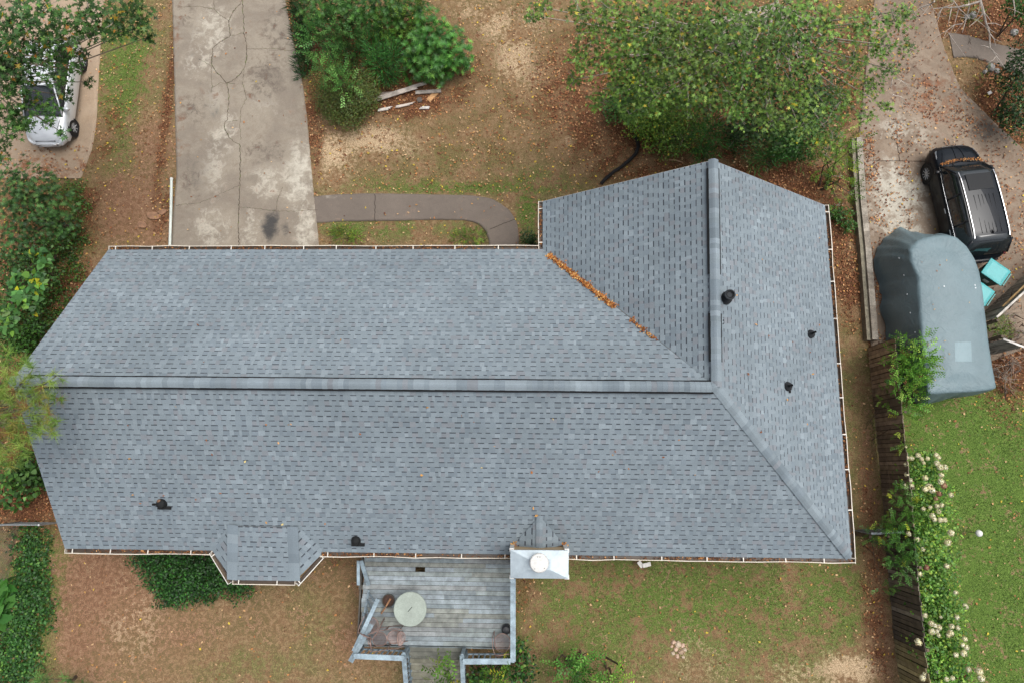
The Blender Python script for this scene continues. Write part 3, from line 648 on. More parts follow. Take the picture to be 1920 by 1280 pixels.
# bay roof on the back slope
def back_z(x, y):
    u = (Vector((x, y, 0)) - Vector((P_BL.x, P_BL.y, 0))).dot(Vector((dd.x, dd.y, 0)).normalized()); yb = P_BL.y + (P_BR.y - P_BL.y) * (x - P_BL.x) / (P_BR.x - P_BL.x); yr = P_RL.y + (P_J.y - P_RL.y) * (x - P_RL.x) / (P_J.x - P_RL.x)
    return ZE + (ZR - ZE) * (y - yb) / (yr - yb)
def on_back(px, py, lift=0.0):
    z = 4.0
    for _ in range(25):
        p = at(px, py, z); z = .5 * z + .5 * (back_z(p.x, p.y) + lift)
    return at(px, py, z)
def on_right(px, py, lift=0.0):
    z = 4.5
    for _ in range(30):
        p = at(px, py, z); ye = (p.y - P_BR.y) / (P_TR.y - P_BR.y); xe = P_BR.x + (P_TR.x - P_BR.x) * ye; xr = P_J.x + (P_WP.x - P_J.x) * (p.y - P_J.y) / (P_WP.y - P_J.y)
        z = .5 * z + .5 * (ZE + (ZR - ZE) * (xe - p.x) / (xe - xr) + lift)
    return at(px, py, z)
B_A = on_back(437, 985, .06); B_B = on_back(549, 988, .06); zb = ZE - .02
B_D = at(436, 1086, zb); B_C = at(553, 1088, zb); B_L = at(399, 1032, zb + .03); B_R = at(601, 1040, zb + .03)
B_LT = on_back(386, 1003, .04); B_RT = on_back(612, 1010, .04)
m = MB()
shingles(m, B_D, B_C, B_A, B_B, [B_D, B_C, B_B, B_A], 11)
dl = (B_D - B_L); shingles(m, B_L, B_D, B_LT, B_LT + dl, [B_L, B_D, B_D + (B_A - B_D) * .999, B_LT], 6) if False else None
def tri_face(e0_, e1_, poly, nc):
    """shingled plane through eave e0-e1 and the highest corner"""
    U = (e1_ - e0_).normalized(); top = max(poly, key=lambda p: ((p - e0_) - U * (p - e0_).dot(U)).length); vv = (top - e0_) - U * (top - e0_).dot(U)
    shingles(m, e0_, e1_, e0_ + vv, e1_ + vv, poly, nc)
tri_face(B_L, B_D, [B_L, B_D, B_A, B_LT], 6); tri_face(B_C, B_R, [B_C, B_R, B_RT, B_B], 6)
bay = wpart(m, 'bay_roof', M_SHINGLE, house)
cap_run('hip_cap', B_A + (B_A - B_D) * .02, B_D, .17, .03, bay, .3, .08); cap_run('hip_cap', B_B + (B_B - B_C) * .02, B_C, .17, .03, bay, .3, .08)
mm = MB()
for f in ([B_A, B_B, B_C, B_D],): mm.face([p + Vector((0, 0, -.03)) for p in f], wd)
wpart(mm, 'sheathing', M_WOOD, bay)
o1 = (B_D - B_L).normalized(); o1 = Vector((o1.y, -o1.x, 0)); o2 = (B_R - B_C).normalized(); o2 = Vector((o2.y, -o2.x, 0))
gutter(B_L + o1 * .0, B_D + Vector((-.03, -.06, 0)), o1, wob=.0, parent=bay, first=.12, lc='f2eee4'); gutter(B_D, B_C, (0, -1, 0), wob=.0, parent=bay, first=.2); gutter(B_C + Vector((.03, -.06, 0)), B_R, o2, wob=.0, parent=bay, first=.1, lc='f2eee4')
mm = MB(); bw = [at2(405,1030,ZE), at2(440,1075,ZE), at2(548,1077,ZE), at2(592,1035,ZE)]
for a, b in zip(bw, bw[1:]): mm.face([(*a, -.1), (*b, -.1), (*b, ZE - .15), (*a, ZE - .15)])
wpart(mm, 'bay_wall', M_BRICK, house)
# chimney with cricket
ZC = 4.6
c0 = at(957,1030,ZC); c1 = at(1066,1031,ZC); c2 = at(1066,1084,ZC); c3 = at(957,1083,ZC); cc_ = (c0 + c1 + c2 + c3) / 4
m = MB(); ins = [p.lerp(cc_, .045) for p in (c0, c1, c2, c3)]
for i in range(4):
    a = ins[i]; b = ins[(i + 1) % 4]; m.face([(a.x, a.y, -.1), (b.x, b.y, -.1), (b.x, b.y, ZC - .04), (a.x, a.y, ZC - .04)], pic('d9b98a'))
a = ins[0]; b = ins[1]
chim = wpart(m, 'chimney', M_PAINT, house)
m = MB()
for p in ins: m.box((p.x, p.y, ZC / 2 - .06), (.13, .11, ZC - .12), col=pic('eceae4'))
wpart(m, 'corner_board', M_PAINT, chim)
m = MB(); zt = Vector((0, 0, .1)); cs = [c0, c1, c2, c3]; up_ = [p.lerp(cc_, .62) + zt * .45 for p in cs]; lm = pic('a9b6bd')
for i in range(4):
    j = (i + 1) % 4; m.face([cs[i], cs[j], up_[j], up_[i]], vary(lm, .95, 1.05)); m.face([cs[i] - Vector((0, 0, .1)), cs[j] - Vector((0, 0, .1)), cs[j], cs[i]], lm)
m.face(up_, lm); ccap = wpart(m, 'chimney_cap', M_METAL, chim)
m = MB(); f0 = at(1011,1054,ZC + .3)
m.lathe((f0.x, f0.y, ZC + .03), [(.2, 0), (.2, .16), (.235, .2), (.235, .24)], 28, pic('9a9c9e'))
m.lathe((f0.x, f0.y, ZC + .3), [(.26, 0), (.275, .02), (.272, .05), (.25, .075), (.0, .085)], 32, pic('dcdbd6'), capt=False)
fl = wpart(m, 'flue_cap', M_PAINT, chim, smooth=False)
for dx, dy in ((-.13, -.16), (.15, -.14), (-.05, .17), (.02, .17)):
    m = MB(); m.lathe((f0.x + dx, f0.y + dy, ZC + .372), [(.018, 0), (.016, .018), (.001, .02)], 8, pic('8a8a88')); wpart(m, 'rivet', M_PAINT, ccap)
m = MB(); K_T = on_back(1012, 966, .05); kb = .02
K_L = on_back(962, 1021, kb); K_R = on_back(1058, 1021, kb); K_P = at(1011, 1030, K_T.z - .22)
for tri, e in (([K_T, K_L, K_P], K_L), ([K_T, K_P, K_R], K_R)):
    U = (K_P - K_T).normalized(); low = e; vv = K_T - ((low) + U * ((K_T - low).dot(U)))
    shingles(m, low, low + U, low + vv, low + U + vv, tri, 4)
wpart(m, 'cricket', M_SHINGLE, chim); cap_run('cricket_cap', K_T, K_P, .1, .02, chim, .18, .3)
# vent pipes
def vent_pipe(c, r, h, lean, col='17191b', base=.14, cap=None, n=18):
    m = MB(); c = Vector(c); m.lathe(c + Vector((0, 0, .0)), [(r, -.05), (r, h), (r * .8, h), (r * .8, h - .06)], n, pic(col)); 
    if cap: m.lathe(c + Vector((0, 0, h * .88)), [(r * 1.5, 0), (r * 1.55, .03), (r * 1.5, .07), (r * 1.15, .085), (r * 1.1, .03), (r * .2, .02)], 24, pic('34383c'), capt=True)
    v = wpart(m, 'vent_pipe', M_RUB, house, smooth=False)
    f = MB(); f.lathe(c, [(base, -.02), (base, .05), (base * .8, .1), (r * 1.25, .16), (r * 1.1, .19)], n, pic('2c2e31')); wpart(f, 'flashing', M_RUB, v)
    return v
vent_pipe(on_right(1360, 560), .1, .45, None, cap=True, base=.19)
vent_pipe(on_right(1519, 627), .035, .4, None); vent_pipe(on_right(1476, 724), .04, .36, None)
for px, py, sx in ((305, 943, -1), (668, 1012, 0)):
    c = on_back(px, py); m = MB(); m.lathe(c, [(.15, -.03), (.15, .08), (.12, .17), (.05, .22), (.01, .23)], 14, pic('1b1d1e')); m.box(c + Vector((.06, -.13, -.01)), (.42, .1, .03), col=pic('131516'))
    if sx: m.tube([c + Vector((-.05, -.02, .08)), c + Vector((-.26, -.03, .1))], .035, 8, pic('101112'))
    v = wpart(m, 'vent_pipe', M_RUB, house); f = MB(); f.lathe(c + Vector((-.03, .08, .16)), [(.06, 0), (.05, .05), (.01, .07)], 9, pic('7c5a42')); wpart(f, 'old_nest', M_WOOD, v) if sx else None
m = MB(); p = on_right(1478, 730); m.beam(p + Vector((.04, .16, .04)), p + Vector((.04, -.1, .02)), .05, .03, pic('101214')); wpart(m, 'vent_bracket', M_RUB, house)
# leaves lying in the valley, in the gutters and a few on the slopes
def pile(pts, n, spread, zf, sz=(.05, .1), pal=None, name=None, label=None):
    pass
V0, V1 = P_IN, P_J; ln = []
fa = lambda q, a, b: (q - a) / (b - a)
n1 = 1150; t = np.concatenate([rng.uniform(.045, .47, n1), rng.uniform(.56, .69, 90)]); n = len(t)
off = rng.normal(0, 1, n) * (.02 + .028 * np.abs(np.sin(t * 37))) ; 
v0 = np.array(V0); v1 = np.array(V1); dirv = (v1 - v0) / np.linalg.norm(v1 - v0); sv = np.array([dirv[1], -dirv[0], 0]); sv /= np.linalg.norm(sv)
Pt = v0 + (v1 - v0) * t[:, None] + sv * (off + .04)[:, None]; Pt[:, 2] += .04 + np.abs(off + .04) * .47 + rng.random(n) * .04
t0 = n
ex = [on_right(1478, 720)] 
cols = palette(n, [('c98443', 4), ('a8632f', 4), ('e0ad6a', 2.5), ('7a4a2a', 2), ('ecc27c', 1)], .15)
o = leaves('valley_leaves', Pt, rdir(n) * [1, 1, .3], nrm(np.array([[0, 0, 1.]]) + rng.normal(0, .4, (n, 3))), rng.uniform(.05, .1, n), rng.uniform(.03, .06, n), cols, T_QUAD, M_DRY, droop=-.15)
tag(o, 'long drift of orange brown leaves lying in the roof valley', 'fallen leaves', kind='stuff')
PP_ = []
for a, b, o_ in GUT:
    L = (b - a).length; k = int(L * 46); tt = rng.random(k); tt = tt[rng.random(k) < .25 + .75 * (np.sin(tt * L * 1.1 + L) > -.3)]
    k = len(tt); q = np.array(a) + (np.array(b) - np.array(a)) * tt[:, None] + np.array(o_) * rng.uniform(.03, .12, (k, 1)); q[:, 2] += -.07 + rng.random(k) * .05; PP_.append(q)
q = np.concatenate(PP_); n = len(q)
tag(leaves('gutter_leaves', q, rdir(n) * [1, 1, .4], nrm(np.array([[0, 0, 1.]]) + rng.normal(0, .5, (n, 3))), rng.uniform(.05, .1, n), rng.uniform(.03, .06, n), palette(n, [('8a5c3c', 4), ('6b452e', 4), ('c4905c', 2), ('a8703f', 2)], .18), T_QUAD, M_DRY, droop=-.1), 'brown leaves caught in the roof gutters', 'fallen leaves', kind='stuff')
Q = []
for px, py, k in ((965,1021,26),(1057,1021,22),(1012,966,2)):
    c = on_back(px, py, .05); Q += [tuple(c + Vector((random.gauss(0, .06), random.gauss(0, .05), random.uniform(0, .09)))) for _ in range(k)]
for px, py in ((502,980),(528,985),(514,997),(521,1067),(540,1047),(728,1026),(395,850),(500,1150)):
    if py < 1100: Q.append(tuple(on_back(px, py, .1)))
for _ in range(34): Q.append(tuple(on_back(random.uniform(150, 1350), random.uniform(760, 1020), .03)))
for _ in range(16): Q.append(tuple(on_right(random.uniform(1380, 1540), random.uniform(420, 900), .03)))
for px, py in ((1040,487),(1235,636)): Q.append(tuple(on_back(px, py, .1)))
def on_front(px, py, lift=.03):
    z = 4.5
    for _ in range(30):
        p = at(px, py, z); z = .5 * z + .5 * (ZE + (ZR - ZE) * (P_FL.y + .02 - p.y) / (P_FL.y - P_J.y) + lift)
    return at(px, py, z)
for px, py in ((368,608),(383,676),(753,514),(770,472),(640,640)): Q.append(tuple(on_front(px, py)))
Q = np.array(Q); n = len(Q)
tag(leaves('roof_leaves', Q, rdir(n) * [1, 1, .2], nrm(np.array([[0, 0, 1.]]) + rng.normal(0, .3, (n, 3))), rng.uniform(.06, .11, n), rng.uniform(.04, .08, n), palette(n, [('dba55f', 3), ('b8783f', 2), ('e6cf85', 1), ('8f5f45', 2)], .12), T_QUAD, M_DRY), 'odd yellow and brown leaves dotted over the roof slopes', 'fallen leaves', kind='stuff')

# ------------------------------------------------------------ vehicles
M_PAINT_CAR = M_CAR
def loft(mb, secs, col, close_ends=True):
    """secs: list of rings of points (same count, open half-profile mirrored already)"""
    n = len(secs[0]); vs = [p for s in secs for p in s]; fs = []
    for i in range(len(secs) - 1):
        for k in range(n - 1): fs.append((i * n + k, i * n + k + 1, (i + 1) * n + k + 1, (i + 1) * n + k))
    if close_ends: fs.append(tuple(range(n))); fs.append(tuple(range(len(vs) - 1, len(vs) - 1 - n, -1)))
    mb.mesh(vs, fs, col)
def interp(tab, x):
    for (a, *va), (b, *vb) in zip(tab, tab[1:]):
        if a <= x <= b:
            t = (x - a) / (b - a); t = t * t * (3 - 2 * t) if False else t
            return [p + (q - p) * t for p, q in zip(va, vb)]
    return list(tab[-1][1:]) if x > tab[-1][0] else list(tab[0][1:])
def car(name, label, cat, loc, rz, L, Wd, Ht, paint, kind):
    """front towards +x"""
    root = empty(name, loc, rz); tag(root, label, cat); h = L / 2; M_CAR = M_BLACK if kind == 'suv' else M_PAINT_CAR; hw = Wd / 2
    suv = kind == 'suv'; zb = 1.02 if suv else .92; zh = 1.08 if suv else .9
    # station: x, half width at sill, at belt, belt z, deck z(centre), nose round
    tab = [(-h, .72*hw, .70*hw, .62, .66), (-h+.06, .86*hw, .86*hw, .8, .84), (-h+.2, .95*hw, .94*hw, zb-.04, zb+.0), (-h+.8, hw, .985*hw, zb, zb+.03), (0, hw, .985*hw, zb-.02, zb+.02),
           (h-1.75, hw, .97*hw, zb-.04, zh+.03), (h-1.2, .995*hw, .95*hw, zh-.07, zh), (h-.8, .99*hw, .92*hw, zh-.12, zh-.03), (h-.5, .96*hw, .87*hw, zh-.19, zh-.08), (h-.3, .9*hw, .79*hw, zh-.26, zh-.15), (h-.15, .81*hw, .69*hw, zh-.34, zh-.24), (h-.05, .67*hw, .56*hw, zh-.44, zh-.36), (h, .5*hw, .42*hw, .48, .5)]
    secs = []
    for i in range(81):
        x = -h + L * (i / 80); ws, wb, zbelt, zc = interp(tab, x)
        zlo = .24 if abs(x) < h - .25 else .34
        half = [(ws * .93, zlo), (ws, .42), (ws, .62), (ws * .5 + wb * .5 + .01, (.62 + zbelt) / 2 + .03), (wb, zbelt), (wb * .93, zbelt + .035 + (zc - zbelt) * .3), (wb * .6, zbelt + (zc - zbelt) * .85 + .03), (0, zc + .03)]
        ring = [Vector((x, -y, z)) for y, z in half] + [Vector((x, y, z)) for y, z in half[-2::-1]]
        secs.append(ring)
    m = MB(); loft(m, secs, paint); body = m.build('body', M_CAR, root, smooth=True)
    # greenhouse
    xr0, xr1 = (-h + .12, -h + .5) if suv else (-h + .12, -h + .75)      # rear glass base, roof rear
    xf1, xf0 = (.82, 1.42) if suv else (.25, 1.3)                          # roof front, windshield base
    zr = Ht; m = MB(); secs = []
    for i in range(25):
        x = xr0 + (xf0 - xr0) * i / 24
        if x < xr1: t = (x - xr0) / (xr1 - xr0)
        elif x > xf1: t = (xf0 - x) / (xf0 - xf1)
        else: t = 1
        t = max(0.0, t); bul = .06 * (1 - ((x - (xr1 + xf1) / 2) / ((xf1 - xr1) / 2 + .2)) ** 2) if 0 < t else 0
        zt = zb - .02 + (zr - zb + .02 - .07 + bul) * (t ** .92); wt = hw * (.9 - (.9 - (.75 if suv else .72)) * t); wbm = hw * (.93 if suv else .92)
        if x > .6: wbm -= (x - .6) * .06
        secs.append([Vector((x, -wbm, zb - .02)), Vector((x, -(wbm * .45 + wt * .55), zb + (zt - zb) * .55)), Vector((x, -wt, zt - .015)), Vector((x, -wt * .55, zt + .02 * t)), Vector((x, 0, zt + .035 * t)), Vector((x, wt * .55, zt + .02 * t)), Vector((x, wt, zt - .015)), Vector((x, wbm * .45 + wt * .55, zb + (zt - zb) * .55)), Vector((x, wbm, zb - .02))])
    loft(m, secs, (.012, .016, .018)); cabin = m.build('windows', M_GLASS, root, smooth=True)
    # roof skin, pillars
    m = MB(); rs = []
    def S(x, k):
        i = (x - xr0) / (xf0 - xr0) * 24; a = int(min(max(i, 0), 23)); return secs[a][k].lerp(secs[a + 1][k], i - a)
    up = Vector((0, 0, .012)); xs = [xr1 - .02 + (xf1 + .04 - xr1) * i / 12 for i in range(13)]
    rp = [[S(x, k) + up + (Vector((0, (-.012 if k < 4 else .012), -.01)) if k in (2, 6) else Vector()) for k in range(2, 7)] for x in xs]
    loft(m, rp, paint, False)
    for sg in (2, 6):
        for x in xs[:-1]: pass
        o = Vector((0, -.014 if sg == 2 else .014, 0)); lo = 1 if sg == 2 else 7; bt = 0 if sg == 2 else 8
        for xa, xb, wid in ((xf1 + .02, xf0 - .02, .05), (xr1 + .02, xr0 + .04, .1)):
            m.beam(S(xa, sg) + o + up, S(xb, bt) + o + up, wid, .03, paint, up=(0, .3, 1))
        for xm in ((.02, -1.05) if suv else (-.1, -1.0)):
            m.beam(S(xm, bt) + o, S(xm, lo) + o, .06, .02, (.01, .01, .012), up=(0, 1, 0)); m.beam(S(xm, lo) + o, S(xm, sg) + o, .06, .02, (.01, .01, .012), up=(0, 1, 0))
    m.build('roof', M_CAR, root, smooth=True)
    # seams on the hood and trim
    m = MB(); blk = (.008, .008, .009)
    tr = lambda x, f: (lambda q: Vector((x, q[1] * f, q[3] + .034 - .4 * max(0, abs(f) - .6) * .12)))(interp(tab, x))
    for sg in (-1, 1):
        P = [tr(xf0 + .05 + (h - .45 - xf0) * i / 8, sg * (.86 - .015 * i)) for i in range(9)]; m.tube([p + Vector((0, 0, -.002)) for p in P], .006, 4, blk)
        P = [S(xr0 + .1 + (xf0 - .15 - xr0) * i / 10, 0 if sg < 0 else 8) + Vector((0, sg * .03, .035)) for i in range(11)]; m.tube(P, .008, 5, pic('c9ccd0') if suv else pic('8f9498'))
    m.build('trim', M_CHROME if suv else M_PAINT, root)
    if suv:
        m = MB()
        for sg in (2, 6):
            s_ = -1 if sg == 2 else 1; P = [S(xr1 + .1 + (xf1 - .1 - xr1) * i / 10, sg) + Vector((0, -s_ * .05, .045)) for i in range(11)]; P[0].z -= .03; P[-1].z -= .03
            m.tube(P, .02, 6, pic('f2f4f6')); 
        m.build('roof_rail', M_CHROME, root)
        m = MB()
        for f in (-.55, -.3, -.1, .1, .3, .55):
            y = f * hw * .7; x1_ = xf1 - .95; m.beam((xr1 + .25, y, S(xr1 + .25, 4).z + .016 - abs(f) * .02), (x1_, y, S(x1_, 4).z + .016 - abs(f) * .02), .012, .012, (.004, .004, .005))
        m.build('roof_groove', M_RUB, root)
        m = MB(); x_ = xr1 + .28; z_ = S(x_, 4).z + .02; m.mesh([(x_ + .1, 0, z_), (x_ - .07, .035, z_), (x_ - .07, -.035, z_), (x_ - .06, 0, z_ + .07)], [(0, 1, 3), (0, 3, 2), (1, 2, 3)], blk); m.build('antenna', M_RUB, root)
        m = MB(); a = S(xf1 - .12, 4) + Vector((0, 0, .03)); b = S(xf1 - .75, 4) + Vector((0, 0, .03)); wv = hw * .5
        m.face([a + Vector((0, -wv, -.014)), a + Vector((0, wv, -.014)), b + Vector((0, wv, -.014)), b + Vector((0, -wv, -.014))], (.004, .005, .006)); m.build('sunroof', M_BLACK, root)
        m = MB()
        for sg in (-1, 1): m.tube([tr(xf0 + .1 + i * .13, sg * .2 * (1 - .03 * i)) + Vector((0, 0, .004)) for i in range(9)], .009, 5, paint)
        m.build('hood_crease', M_CAR, root)
        n = 260; xx = rng.uniform(-.06, .03, n) + 1.56; yy = rng.uniform(-.85, .85, n) * hw; xx = xx - .12 * (yy / hw) ** 2; zz = np.array([interp(tab, float(x))[3] for x in xx]) + .04 + rng.random(n) * .03
        m = MB(); m.face([(1.35, -.85 * hw, zb + .04), (1.51, -.85 * hw, zb + .04), (1.62, 0, zh + .055), (1.51, .85 * hw, zb + .04), (1.35, .85 * hw, zb + .04), (1.5, 0, zh + .07)], (.01, .01, .011)); m.build('cowl', M_RUB, root)
        R = Matrix.Rotation(rz, 3, 'Z'); q = np.array([list(Vector(loc) + R @ Vector((a, b, c))) for a, b, c in zip(xx, yy, zz)])
        tag(leaves('cowl_leaves', q, rdir(n) * [1, 1, .3], nrm(np.array([[0, 0, 1.]]) + rng.normal(0, .4, (n, 3))), rng.uniform(.04, .08, n), rng.uniform(.03, .05, n), palette(n, [('b9783f', 3), ('d9a56a', 2), ('8a5a38', 2)], .15), T_QUAD, M_DRY), 'leaves caught below the windscreen of the black car', 'fallen leaves', kind='stuff')
    # wheels
    wr = .35 if suv else .3; wbx = (h - .93, -h + .98) if suv else (h - .85, -h + .78)
    for x in wbx:
        for sg in (-1, 1):
            y = sg * (hw - .13)
            a = MB(); Mr = Matrix.Rotation(math.pi / 2 * -sg, 3, 'X')
            a.lathe((x, sg * (hw - .05), wr), [(wr + .06, 0), (wr + .075, .036), (wr + .05, .036)], 28, (.01, .01, .011), M=Mr); a.build('wheel_arch', M_RUB, root)
            t = MB(); t.lathe((x, y - sg * .1, wr), [(wr * .7, 0), (wr * .97, 0), (wr, .04), (wr, .2), (wr * .96, .235), (wr * .7, .24), (wr * .66, .2)], 30, (.012, .012, .012), M=Mr, capt=False)
            tw = t.build('wheel', M_RUB, root)
            r = MB(); r.lathe((x, y - sg * .1, wr), [(wr * .68, .16), (wr * .7, .243), (wr * .64, .245), (wr * .6, .19), (.03, .2)], 30, pic('3a3c3f'), M=Mr, capt=False)
            for k in range(10 if suv else 7):
                an = 2 * math.pi * k / (10 if suv else 7); d = Vector((math.cos(an), 0, math.sin(an))); c_ = Vector((x, y + sg * .115, wr)); r.beam(c_ + d * .03, c_ + d * wr * .63, .022, .045, pic('d4d6d8'), up=(0, sg, 0))
            r.lathe((x, y - sg * .1, wr), [(.06, .19), (.06, .235), (.02, .24)], 12, pic('c4c6c8'), M=Mr)
            r.build('rim', M_CHROME if False else M_PAINT, tw)
    # mirrors, lights, plate area, handles
    for sg in (-1, 1):
        m = MB(); c = Vector((xf0 - .28, sg * (hw + .07), zb + .06)); m.lathe(c, [(.02, -.07), (.085, -.06), (.1, 0), (.085, .06), (.03, .075)], 10, paint if not suv else (.01, .01, .011), M=Matrix.Diagonal((.75, 1.15, 1))); m.beam(c - Vector((0, sg * .16, .03)), c, .05, .04, (.01, .01, .01)); m.build('mirror', M_CAR, root, smooth=True)
        m = MB(); x = h - .33; q = interp(tab, x); P = [Vector((h - .62, sg * interp(tab, h - .62)[1] * .995, zh - .14)), Vector((h - .30, sg * interp(tab, h - .3)[1] * .99, zh - .25)), Vector((h - .12, sg * interp(tab, h - .12)[1] * .75, zh - .34))]
        m.tube([p + Vector((-.01, 0, .0)) for p in P], [.015, .04, .03], 8, pic('b9c0c6') if not suv else pic('6a7076')); m.build('headlight', M_PLAS if not suv else M_GLASS, root, smooth=True)
        m = MB(); P = [Vector((-h + .1, sg * hw * .86, zb - .05)), Vector((-h + .3, sg * hw * .95, zb - .02))]; m.tube(P, [.06, .03], 8, pic('7a1c18')); m.build('tail_light', M_GLASS, root, smooth=True)
        for xd in (-.25, -1.1): m = MB(); m.beam((xd, sg * (hw + .012), zb - .12), (xd - .2, sg * (hw + .012), zb - .12), .025, .03, paint if not suv else pic('9aa0a4')); m.build('door_handle', M_CAR, root)
    m = MB()
    for k in range(4): m.beam((h - .13 - k * .055 + .0, -.36 + k * -.02, zh - .40 + k * .05 + .03), (h - .13 - k * .055, .36 + k * .02, zh - .40 + k * .05 + .03), .022, .02, pic('9a9ea2') if not suv else (.02, .02, .02))
    m.box((h - .17, 0, zh - .33), (.16, .8, .12), col=(.012, .012, .013)); m.build('grille', M_PLAS, root)
    m = MB(); m.tube([(h - .08 + .06 * (1 - (y / .7) ** 2), y * hw, .44) for y in (-.7, -.5, -.2, 0, .2, .5, .7)], .045, 8, paint); m.build('front_bumper', M_CAR, root, smooth=True)
    m = MB(); m.tube([(-h + .06 - .05 * (1 - (y / .8) ** 2), y * hw, .58) for y in (-.86, -.6, -.2, 0, .2, .6, .86)], .09, 8, paint if not suv else (.02, .02, .022)); m.build('rear_bumper', M_CAR, root, smooth=True)
    m = MB()
    for sg in (-1, 1): m.beam((xf0 + .0, sg * .35, zb + .07), (xf0 - .28, sg * .05 + .3, zb + .24), .02, .015, (.01, .01, .01))
    m.build('wiper', M_RUB, root)
    return root
F = at(1795, 275, .7); B = at(1849, 486, .75); c = (F + B) / 2; d = F - B
c.x -= .3; c.y -= .02
car('parked_car', 'black family car with silver roof rails parked beside the tarp', 'car', (c.x, c.y, .045), math.atan2(d.y, d.x), d.length + .1, 1.84, 1.72, (.006, .008, .011), 'suv')
wA = at(157, 112, .32); wB = at(141, 236, .32); d = (wB - wA); wbl = d.length; dn_ = d.normalized(); side = Vector((dn_.y, -dn_.x, 0)); 
Lc = 4.1; Wc = 1.74; mid = (wA + wB) / 2 + side * (Wc / 2 - .0) ; mid = mid + dn_ * .14
car('parked_car', 'silver white hatchback parked under the leafy branches', 'car', (mid.x, mid.y, .045), math.atan2(d.y, d.x), wbl + 1.63, Wc, 1.5, pic('e9edf0'), 'hatch')
# ------------------------------------------------------------ boat shaped tarp cover
TOP = [(1720,452),(1745,444),(1772,441),(1793,445),(1812,462),(1827,485),(1836,510),(1842,545),(1847,590),(1853,640),(1860,685),(1868,728),(1830,733),(1785,735),(1740,737),(1736,712),(1733,680),(1729,645),(1727,600),(1724,560),(1722,520),(1708,490),(1706,468)]
BOT = [(1682,424),(1722,438),(1745,442),(1768,446),(1780,462),(1790,485),(1796,510),(1798,545),(1799,590),(1802,640),(1806,685),(1806,735),(1782,742),(1752,752),(1722,763),(1700,738),(1688,706),(1676,672),(1662,640),(1653,575),(1652,545),(1638,500),(1650,462)]
ZT = 2.05
PT = [at(x, y, ZT) for x, y in TOP]; PB = [at(x, y, .12) for x, y in BOT]
def ringres(P, n):
    Q = P + [P[0]]; return resample(Q, n + 1)[:-1]
n = 184; 
def corr(PT, PB, n):
    A = []; B_ = []; k = len(PT); per = n // k
    for i in range(k):
        for j in range(per):
            t = j / per; A.append(PT[i].lerp(PT[(i + 1) % k], t)); B_.append(PB[i].lerp(PB[(i + 1) % k], t))
    return A, B_
A_, B_ = corr(PT, PB, n); n = len(A_)
for _ in range(1):
    A_ = [(A_[i - 1] + A_[i] * 2 + A_[(i + 1) % n]) / 4 for i in range(n)]
for _ in range(4): B_ = [(B_[i - 1] + B_[i] * 2 + B_[(i + 1) % n]) / 4 for i in range(n)]
cT = sum(A_, Vector()) / n; rows = []; fold = [0] * n
for _ in range(70):
    c_ = random.random() * n; wd_ = random.uniform(.8, 2.2); am = random.uniform(-.1, .12)
    for i in range(n):
        dd_ = min(abs(i - c_), n - abs(i - c_)); fold[i] += am * math.exp(-(dd_ / wd_) ** 2)
m = MB(); NR_ = 18
for r in range(NR_ + 1):
    t = r / NR_; ring = []
    for i in range(n):
        p = B_[i].lerp(A_[i], t ** .85); o = (A_[i] - cT); o.z = 0; o.normalize()
        belly = .10 * math.sin(math.pi * t) ; p = p + o * (belly + fold[i] * (1 - t) ** .6 * 1.0 + .03 * math.sin(i * .8 + 4 * t + 1.5 * math.sin(i * .23)) * (1 - t) ** .5); p.z = .12 + (ZT - .12) * t + (0 if t > 0 else random.uniform(-.05, .04)); ring.append(p)
    rows.append(ring)
axis_a = at(1765, 470, ZT); axis_b = at(1800, 720, ZT)
for r in range(1, 15):
    t = r / 14; ring = []
    for i in range(n):
        q = A_[i]; ad = (axis_b - axis_a); s_ = min(max((q - axis_a).dot(ad) / ad.dot(ad), .12), .88); tgt = axis_a + ad * s_
        p = q.lerp(tgt, t); p.z = ZT + .17 * (1 - (1 - t) ** 2) + fold[i] * .34 * math.exp(-t * 4.5) + .008 * math.sin(i * 1.7 + t * 9) * (1 - t); 
        p.z += -.05 * math.exp(-((t - .45) / .25) ** 2) * (.5 + .5 * math.sin(i * .07)); ring.append(p)
    rows.append(ring)
vs = [p for r in rows for p in r]; fs = []
for r in range(len(rows) - 1):
    for i in range(n): j = (i + 1) % n; fs.append((r * n + i, r * n + j, (r + 1) * n + j, (r + 1) * n + i))
m.mesh(vs, fs, pic('758b91', 1.0))
from mathutils.bvhtree import BVHTree
TB = BVHTree.FromPolygons(vs, fs)
def on_tarp(px, py):
    d = ray(px, py).normalized(); r = TB.ray_cast(Vector((0, 0, H)), d); return r[0] if r[0] else at(px, py, 1.5)
c = (at(1665, 560, 0) + at(1800, 600, 0)) / 2
bt = empty('covered_boat', (c.x, c.y, 0)); tag(bt, 'large boat under a slate blue tarp with dark drooping side folds', 'covered boat')
tp = wpart(m, 'tarp', M_TARP, bt, smooth=True)
P4 = [at(x, y, ZT + .2) for x, y in ((1791,641),(1823,640),(1824,677),(1792,677))]; m = MB(); k = 5
for i in range(k):
    for j in range(k):
        f = lambda a, b: P4[0].lerp(P4[1], a / k).lerp(P4[3].lerp(P4[2], a / k), b / k)
        q = [f(i, j), f(i + 1, j), f(i + 1, j + 1), f(i, j + 1)]; m.face(q, pic('88a0a6'))
pm = wpart(m, 'cloth_patch', M_TARP, tp)
sw = pm.modifiers.new('w', 'SHRINKWRAP'); sw.target = tp; sw.wrap_method = 'PROJECT'; sw.use_project_z = True; sw.use_negative_direction = True; sw.use_positive_direction = True; sw.offset = .004
